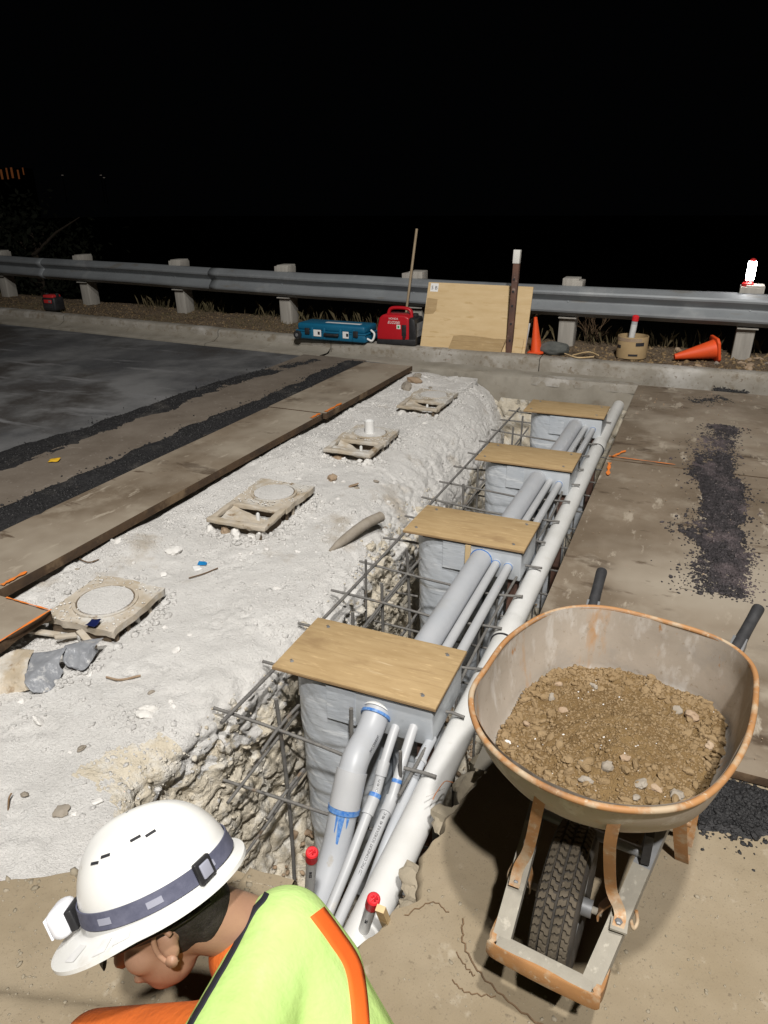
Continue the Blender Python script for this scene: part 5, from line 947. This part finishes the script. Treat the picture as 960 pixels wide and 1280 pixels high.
# bare bushes behind the post, dark trees on the left, distant lights
def bare_bush(base, h, n_, label, name='bare_bush', mat='twig', rad=.006):
    root = empty(name, base, label, 'bush', 'bare bushes'); b = MB()
    def br(p, d, l, r, lev):
        q = p+d*l; m_ = p.lerp(q, .5)+Vector((random.gauss(0, .04), random.gauss(0, .04), 0))*l; b.tube([p, m_, q], [r, r*.8, r*.55], 5, cap=False)
        if lev > 0:
            for _ in range(3): br(p.lerp(q, random.uniform(.4, 1)), (d+Vector((random.gauss(0, .55), random.gauss(0, .55), random.gauss(.1, .3)))).normalized(), l*random.uniform(.5, .75), r*.6, lev-1)
    for i in range(n_): br(Vector(base), Vector((random.gauss(0, .35), random.gauss(0, .35), 1)).normalized(), h*random.uniform(.4, .6), rad, 3)
    b.build('stems', mat, root); return root
bare_bush((-1.95, 8.95, -.3), 1.15, 3, 'bare twiggy bush behind the white-topped post')
bare_bush((-1.25, 9.0, -.35), 1.0, 3, 'low bare bush under the guardrail by the upright cone')
def tree(base, h, rad, label, seed):
    rs = np.random.default_rng(seed); root = empty('tree', base, label, 'tree', 'dark trees beyond the guardrail'); b = MB(); B = Vector(base); b.tube([B, B+Vector((.1, 0, h*.4)), B+Vector((-.05, .1, h*.8))], [.16, .11, .04], 8)
    for i in range(7): a = rs.uniform(0, 6.3); p = B+Vector((0, 0, h*rs.uniform(.3, .7))); b.tube([p, p+Vector((math.cos(a)*rad*.4, math.sin(a)*rad*.4, h*.12)), p+Vector((math.cos(a)*rad*.8, math.sin(a)*rad*.8, h*.2))], [.05, .03, .012], 6)
    b.build('trunk', 'bark', root, smooth=60); n_ = 2600; cl = rs.normal(0, 1, (26, 3)); cl /= np.linalg.norm(cl, axis=1, keepdims=True); cl *= rs.uniform(.4, 1, (26, 1))*np.array([rad, rad, h*.36]); ci = rs.integers(0, 26, n_); P = cl[ci]+rs.normal(0, .22*rad, (n_, 3))+np.array([B.x, B.y, B.z+h*.64])
    V = np.zeros((n_, 4, 3)); a = rs.normal(0, 1, (n_, 3)); a /= np.linalg.norm(a, axis=1, keepdims=True); c_ = np.cross(a, rs.normal(0, 1, (n_, 3))); c_ /= np.linalg.norm(c_, axis=1, keepdims=True); s = rs.uniform(.05, .11, (n_, 1)); V[:, 0] = P-a*s; V[:, 1] = P+c_*s*.45; V[:, 2] = P+a*s; V[:, 3] = P-c_*s*.45
    link('crown', pymesh('crown', V.reshape(-1, 3), np.arange(n_*4).reshape(-1, 4)), 'leaf', root)
tree((-15.2, 13.6, -2.4), 4.2, 1.5, 'dark leafy tree beyond the guardrail posts far from the generator', 1)
tree((-18.4, 14.8, -2.5), 4.0, 1.6, 'dark leafy tree next to the one beyond the guardrail', 2)
p = RY(12, 224, 180); fb = empty('far_building', (p.x, 182, p.z-12), 'distant dark building with glowing orange windows', 'building')
q = MB(); q.box((p.x-2, 182.2, p.z-4), (16, 4, 14)); q.build('wall', 'dark_ground', fb)
for (u, v, w_, h_) in ((2, 218, 4, 14), (9, 217, 3, 16), (15, 216, 4, 15), (23, 218, 3, 13), (29, 214, 2, 10)):
    q = MB(); q.box(RY(u, v, 180.1), (w_*.2, .1, h_*.2)); q.build('lit_window', 'far_light', fb)
for (u, v) in ((78, 219), (126, 219), (130, 222)):
    p = RY(u, v, 240); q = MB(); q.tube([p-Vector((0, 0, 10)), p], .15, 6); r_ = empty('street_lamp', p-Vector((0, 0, 10)), 'tiny faint lamp standing alone far across the dark land' if u < 100 else 'one of two tiny faint lamps standing close together far away', 'lamp', 'faint far lamps'); q.build('pole', 'dark_ground', r_); q = MB(); q.box(p, (.7, .3, .3)); q.build('light_head', 'far_light_pale', r_)
# ================================================================== WORKER
wk = empty('person', (-.35, .50, -.04), 'crouching worker in white hard hat, lime vest and orange shirt, head bowed towards the slab', 'person')
Zv = Vector((0, 0, 1)); E1 = Vector((-.917, -.399, 0))
hf, hl, hu = Vector((-.7692, -.5278, -.3603)).normalized(), Vector((.4395, -.8462, .3014)).normalized(), Vector((-.464, .0735, .8828)).normalized()
ra_ = math.radians(5); hl, hu = hl*math.cos(ra_)+hu*math.sin(ra_), hu*math.cos(ra_)-hl*math.sin(ra_)
HM = Matrix((hf, hl, hu)).transposed()
C = Vector((-.694, .633, .539))-hu*.040+hf*.004
def hp(a, b, c): return C+hf*a+hl*b+hu*c
Nk = RZ(312, 1160, .435); SR = RZ(365, 1195, .36); SL = RZ(262, 1315, .37); HIP = RZ(455, 1440, .14)
EL = RZ(118, 1312, .29); HL_ = RZ(40, 1420, .02); ER = SR+Vector((-.12, -.02, -.20)); HR_ = ER+Vector((-.14, -.10, -.10))
arr = lambda v: np.array(v[:])
HMn = np.array(HM)
# body: one continuous surface
KL, KR = HIP+E1*.36+Vector((.05, -.12, -.11)), HIP+E1*.34+Vector((-.05, .10, -.11)); FL, FR = HIP+Vector((.06, -.13, -.20)), HIP+Vector((.0, .09, -.20))
head = [('e', arr(hp(0, 0, .02)), (.098, .076, .105), HMn), ('e', arr(hp(.033, 0, -.050)), (.058, .056, .072), HMn), ('e', arr(hp(.048, 0, -.092)), (.034, .036, .030), HMn), (arr(hp(.088, 0, -.012)), arr(hp(.108, 0, -.048)), .010, .016), ('e', arr(hp(.086, 0, -.084)), (.016, .026, .010), HMn),
        ('e', arr(hp(.05, .038, -.04)), (.035, .028, .03), HMn), ('e', arr(hp(.05, -.038, -.04)), (.035, .028, .03), HMn), (arr(hp(-.035, 0, -.03)), arr(Nk), .058, .052), (arr(Nk), arr(Nk.lerp(HIP, .3)), .052, .06), ('e', arr(hp(.08, .03, .01)), (.014, .022, .008), HMn), ('e', arr(hp(.08, -.03, .01)), (.014, .022, .008), HMn)]
ear = []
for s in (1, -1): ear += [('e', arr(hp(-.012, .079*s, -.022)), (.0175, .010, .030), HMn)]
limbs = [(arr(Nk.lerp(HIP, .25)), arr(HIP), .065, .11), (arr(SL), arr(SR), .045, .045), (arr(SL), arr(EL), .045, .036), (arr(EL), arr(HL_), .036, .026), (arr(SR), arr(ER), .045, .036), (arr(ER), arr(HR_), .036, .026), (arr(HIP), arr(KL), .075, .052), (arr(HIP), arr(KR), .075, .052), (arr(KL), arr(FL), .05, .035), (arr(KR), arr(FR), .05, .035)]
def hand(P, d, up, s):
    d = Vector(d).normalized(); sd = d.cross(Vector(up)).normalized(); n_ = sd.cross(d); out = [('e', arr(P+d*.045), (.048, .040, .016), np.array(Matrix((d, sd, n_)).transposed()))]
    for k, (o, l) in enumerate(((-.030, .060), (-.010, .075), (.010, .072), (.029, .056))):
        a = P+d*.085+sd*o; m_ = a+d*l*.5-n_*.008; e = m_+d*l*.4-n_*.022; out += [(arr(a), arr(m_), .0095, .0085), (arr(m_), arr(e), .0085, .0075)]
    a = P+d*.03+sd*.036*s; m_ = a+d*.035+sd*.022*s; e = m_+d*.03-n_*.006; out += [(arr(a), arr(m_), .011, .0095), (arr(m_), arr(e), .0095, .008)]; return out
body = blob('body', head+ear+limbs+hand(HL_, HL_-EL, (0, 0, 1), 1)+hand(HR_, HR_-ER, (0, 0, 1), -1), 'skin', wk, voxel=.0052, smooth_it=5)
# ear detail
for s in (1,):
    rim_ = [hp(-.012+.0175*math.cos(a), (.085+.004*math.sin(a*.5))*s, -.020+.029*math.sin(a)) for a in np.linspace(-1.9, 2.6, 16)]; MB().tube(smooth_path(rim_, 3), .0045, 8).build('ear_rim', 'skin', wk, smooth=180)
    lo_ = MB(); lo_.lathe([(0, 0), (.010, .0), (.010, .006), (0, .008)], hp(-.010, .083, -.045), hl, 12); lo_.build('ear_lobe', 'skin', wk, smooth=180)
for s in (1, -1): q = MB(); q.lathe([(.011, 0), (.008, .004), (0, .006)], hp(.089, .03*s, -.008), hf, 12); q.build('eye', 'white_label', wk, smooth=60)
# hair: short, below the hat at the back and sides
def shell(name, mat, f, a0, a1, z0, z1, ax, parent, n_=40, m_=10):
    P = np.zeros((m_, n_, 3))
    for i, z in enumerate(np.linspace(z0, z1, m_)):
        for j, th in enumerate(np.linspace(a0, a1, n_)): k = f(th, z); P[i, j] = arr(hp(ax[0]*k*math.cos(th), ax[1]*k*math.sin(th), z))
    return link(name, grid_mesh(name, P), mat, parent)
blob('hair', [('e', arr(hp(-.012, 0, .018)), (.094, .0795, .098), HMn), ('e', arr(hp(-.05, 0, -.025)), (.052, .058, .06), HMn)], 'hair', wk, voxel=.006, smooth_it=3)
# hard hat
hat = None
hc = lambda a, b, c: hp(a-.004, b, c+.038)
aa_, bb_, dm = .132, .112, .134
def hr(th): return 1/math.sqrt((math.cos(th)/aa_)**2+(math.sin(th)/bb_)**2)
nth = 96; ths = np.linspace(0, 2*PI, nth, endpoint=False); rows = []
for t in np.linspace(.02, 1, 26):
    z = dm*(1-t**2.5)**(1/2.1); rows.append([hc(hr(th)*t*math.cos(th)*1.0, hr(th)*t*math.sin(th), z+.006*math.exp(-(math.sin(th)*hr(th)*t/.022)**2)*(1-t**3)) for th in ths])
def brim(th): fr_ = max(0, math.cos(th))**1.6; return .017+.052*fr_, -.004-.016*fr_-.002
for k in (.25, .6, .9, 1.0):
    rows.append([hc((hr(th)+brim(th)[0]*k)*math.cos(th), (hr(th)+brim(th)[0]*k)*math.sin(th), brim(th)[1]*k) for th in ths])
for k in (1.0, .5, -.1): rows.append([hc((hr(th)+brim(th)[0]*k)*math.cos(th), (hr(th)+brim(th)[0]*k)*math.sin(th), brim(th)[1]*max(k, 0)-.0065) for th in ths])
P = np.array([[p[:] for p in r_] for r_ in rows]); hat = link('hard_hat', grid_mesh('hard_hat', P, closed=True), 'hat', wk); hat.data.set_sharp_from_angle(angle=math.radians(70))
def band(name, z0, z1, off, mat, a0=0, a1=2*PI, parent=None, zf=lambda th: 0):
    n_ = max(6, int(90*(a1-a0)/(2*PI))); P = np.zeros((4, n_, 3))
    for j, th in enumerate(np.linspace(a0, a1, n_)):
        for i, (z, o) in enumerate(((z0, off*.3), (z0, off), (z1, off), (z1, off*.3))):
            zz = z+zf(th); t = (max(0, 1-(zz/dm)**2.1))**(1/2.5); r_ = hr(th)*t+o; P[i, j] = arr(hc(r_*math.cos(th), r_*math.sin(th), zz))
    o = link(name, grid_mesh(name, P), mat, parent); o.data.set_sharp_from_angle(angle=math.radians(50)); return o
sz = lambda th: .012+.004*math.cos(th)
st_ = band('headlamp_strap', .0, .027, .0035, 'strap', parent=hat, zf=sz)
for a in (1.0, 1.75, 2.5): band('strap_print', .008, .018, .0042, 'strap_print', a, a+.22, parent=hat, zf=sz)
# headlamp, buckle, vents, stickers
R3 = HM
def hbox(a, b, c, s, nm, mt, bev, R=None): q = MB(); q.box(hc(a, b, c), s, (R or R3)); return q.build(nm, mt, hat, bevel=bev, seg=3)
hbox(.168, .004, .022, (.036, .064, .050), 'headlamp', 'lamp_plastic', .015); hbox(.146, .004, .020, (.014, .05, .036), 'headlamp_mount', 'black_plastic', .003); hbox(.186, .004, .021, (.004, .05, .036), 'headlamp_lens', 'lamp_plastic', .001)
th = 2.55; r_ = hr(th)+.004; Rb = R3 @ Matrix.Rotation(th, 3, 'Z'); hbox(r_*math.cos(th), r_*math.sin(th), .024, (.010, .034, .036), 'buckle', 'black_plastic', .003, Rb); hbox((r_+.005)*math.cos(th), (r_+.005)*math.sin(th), .024, (.006, .020, .024), 'buckle_plate', 'strap_print', .002, Rb)
def on_dome(th, t): z = dm*(1-t**2.5)**(1/2.1); return hc(hr(th)*t*math.cos(th), hr(th)*t*math.sin(th), z)
for (th, t) in ((.95, .70), (1.22, .66), (1.95, .62), (2.25, .66), (-.95, .70), (-1.22, .66)):
    p = on_dome(th, t); tn = (on_dome(th+.06, t)-on_dome(th-.06, t)).normalized(); t2 = (on_dome(th, t+.03)-on_dome(th, t-.03)).normalized(); q = MB(); q.box(p, (.017, .0045, .003), Matrix((tn, t2, tn.cross(t2))).transposed()); q.build('vent_slot', 'ink', hat)
for (th, k0, k1, w_, mt) in ((.62, .25, .75, .17, 'sticker'), (1.05, .1, .8, .16, 'sticker'), (1.32, .15, .7, .22, 'sticker'), (1.85, .15, .6, .2, 'hat')):
    n_ = 6; P = np.zeros((2, n_, 3))
    for j, a in enumerate(np.linspace(th-w_/2, th+w_/2, n_)):
        for i, k in enumerate((k0, k1)): P[i, j] = arr(hc((hr(a)+brim(a)[0]*k)*math.cos(a), (hr(a)+brim(a)[0]*k)*math.sin(a), brim(a)[1]*k+.0018))
    link('sticker', grid_mesh('sticker', P), mt, hat)
# suspension liner and safety glasses
P = np.array([[hp(.093*math.cos(t)*s_, .083*math.sin(t)*s_, z)[:] for t in np.linspace(0, 2*PI, 60)] for z, s_ in ((.045, 1.08), (.02, 1.08), (-.002, 1.07), (-.002, 1.0), (.03, 1.0))]); link('liner', grid_mesh('liner', P), 'black_plastic', hat)
gl = MB().tube(smooth_path([hp(.100, .062, .0), hp(.06, .084, .004), hp(.0, .090, .008), hp(-.05, .078, .004), hp(-.085, .045, .0)], 6), .0042, 8, sx=1.6).build('glasses_temple', 'black_plastic', wk, smooth=60)
MB().tube(smooth_path([hp(.098, -.062, -.012), hp(.120, -.03, -.012), hp(.124, 0, -.010), hp(.120, .03, -.012), hp(.098, .066, -.012)], 6), .012, 10, sx=.25).build('glasses_lens', 'rubber', gl, smooth=60)
# shirt (sleeves, collar), trousers, boots
def lerp(a, b, t): return arr(Vector(a).lerp(Vector(b), t))
blob('shirt', [(arr(Nk.lerp(HIP, .22)), arr(HIP.lerp(Nk, .1)), .085, .135), (arr(SL), arr(SR), .062, .062), (arr(SL), arr(EL), .070, .060), (arr(EL), lerp(EL, HL_, .9), .058, .042), (arr(SR), arr(ER), .066, .052), (arr(ER), lerp(ER, HR_, .9), .052, .038), (arr(Nk+(HIP-Nk)*.05+Vector((0, -.02, -.01))), arr(Nk.lerp(HIP, .2)), .070, .080)], 'shirt', wk, voxel=.0075, smooth_it=5)
blob('trousers', [(arr(HIP), arr(KL), .10, .07), (arr(HIP), arr(KR), .10, .07), (arr(KL), arr(FL), .068, .055), (arr(KR), arr(FR), .068, .055), ('e', arr(HIP), (.15, .15, .13), None)], 'trousers', wk, voxel=.01)
for F_ in (FL, FR): blob('boot', [(arr(F_+Vector((0, 0, -.01))), arr(F_-E1*.12+Vector((0, 0, .0))), .05, .042)], 'black_plastic', wk, voxel=.01)
# lime vest
tx = (HIP-Nk).normalized(); sx_ = (SR-SL).normalized(); bk = tx.cross(sx_).normalized(); bk = bk if bk.z > 0 else -bk
VT = RZ(358, 1172, .43)
vest = blob('vest', [(arr(VT), arr(HIP), .083, .15), (arr(VT), arr(RZ(385, 1225, .36)), .083, .10), (arr(VT), arr(RZ(285, 1325, .40)), .078, .085), (arr(RZ(285, 1325, .40)), arr(HIP+Vector((0, -.08, .05))), .085, .12), (arr(RZ(375, 1230, .36)), arr(HIP), .10, .15)], 'vest', wk, voxel=.0075, smooth_it=6)
vbv = bvh_of(vest.data); camo = Vector((0, 0, CH))
def hit(u, v):
    h = vbv.ray_cast(camo, ray(u, v).normalized()); return (h[0]+h[1]*.002) if h[0] else None
def ribbon(pts, wpx, mat, name):
    S_ = smooth_path([(u, v, 0) for u, v in pts], 10); V = []; F = []; k = 0; last = None
    for i, p in enumerate(S_):
        t = (S_[min(i+1, len(S_)-1)]-S_[max(i-1, 0)]).normalized(); nx, ny = -t.y, t.x
        row = [hit(p.x+nx*wpx*q, p.y+ny*wpx*q) for q in (-.5, -.25, 0, .25, .5)]
        if any(r_ is None for r_ in row): last = None; continue
        V += row
        if last is not None:
            for j in range(4): F.append((last+j, last+j+1, len(V)-5+j+1, len(V)-5+j))
        last = len(V)-5
    if F:
        o = link(name, pymesh(name, V, F, 180), mat, vest); sm = o.modifiers.new('t', 'SOLIDIFY'); sm.thickness = .003; return o
    print('ribbon missed', name)
ribbon([(396, 1140), (418, 1170), (440, 1205), (448, 1245), (452, 1300), (455, 1360)], 21, 'vest_orange', 'orange_stripe')
edge = []
for v in range(1100, 1330, 12):
    for u in range(200, 430, 2):
        if hit(u, v) is not None: edge.append((u+6, v)); break
edge = [(sum(e[0] for e in edge[max(0, i-1):i+2])/len(edge[max(0, i-1):i+2]), edge[i][1]) for i in range(len(edge))]
ribbon(edge, 6, 'piping', 'neck_piping')
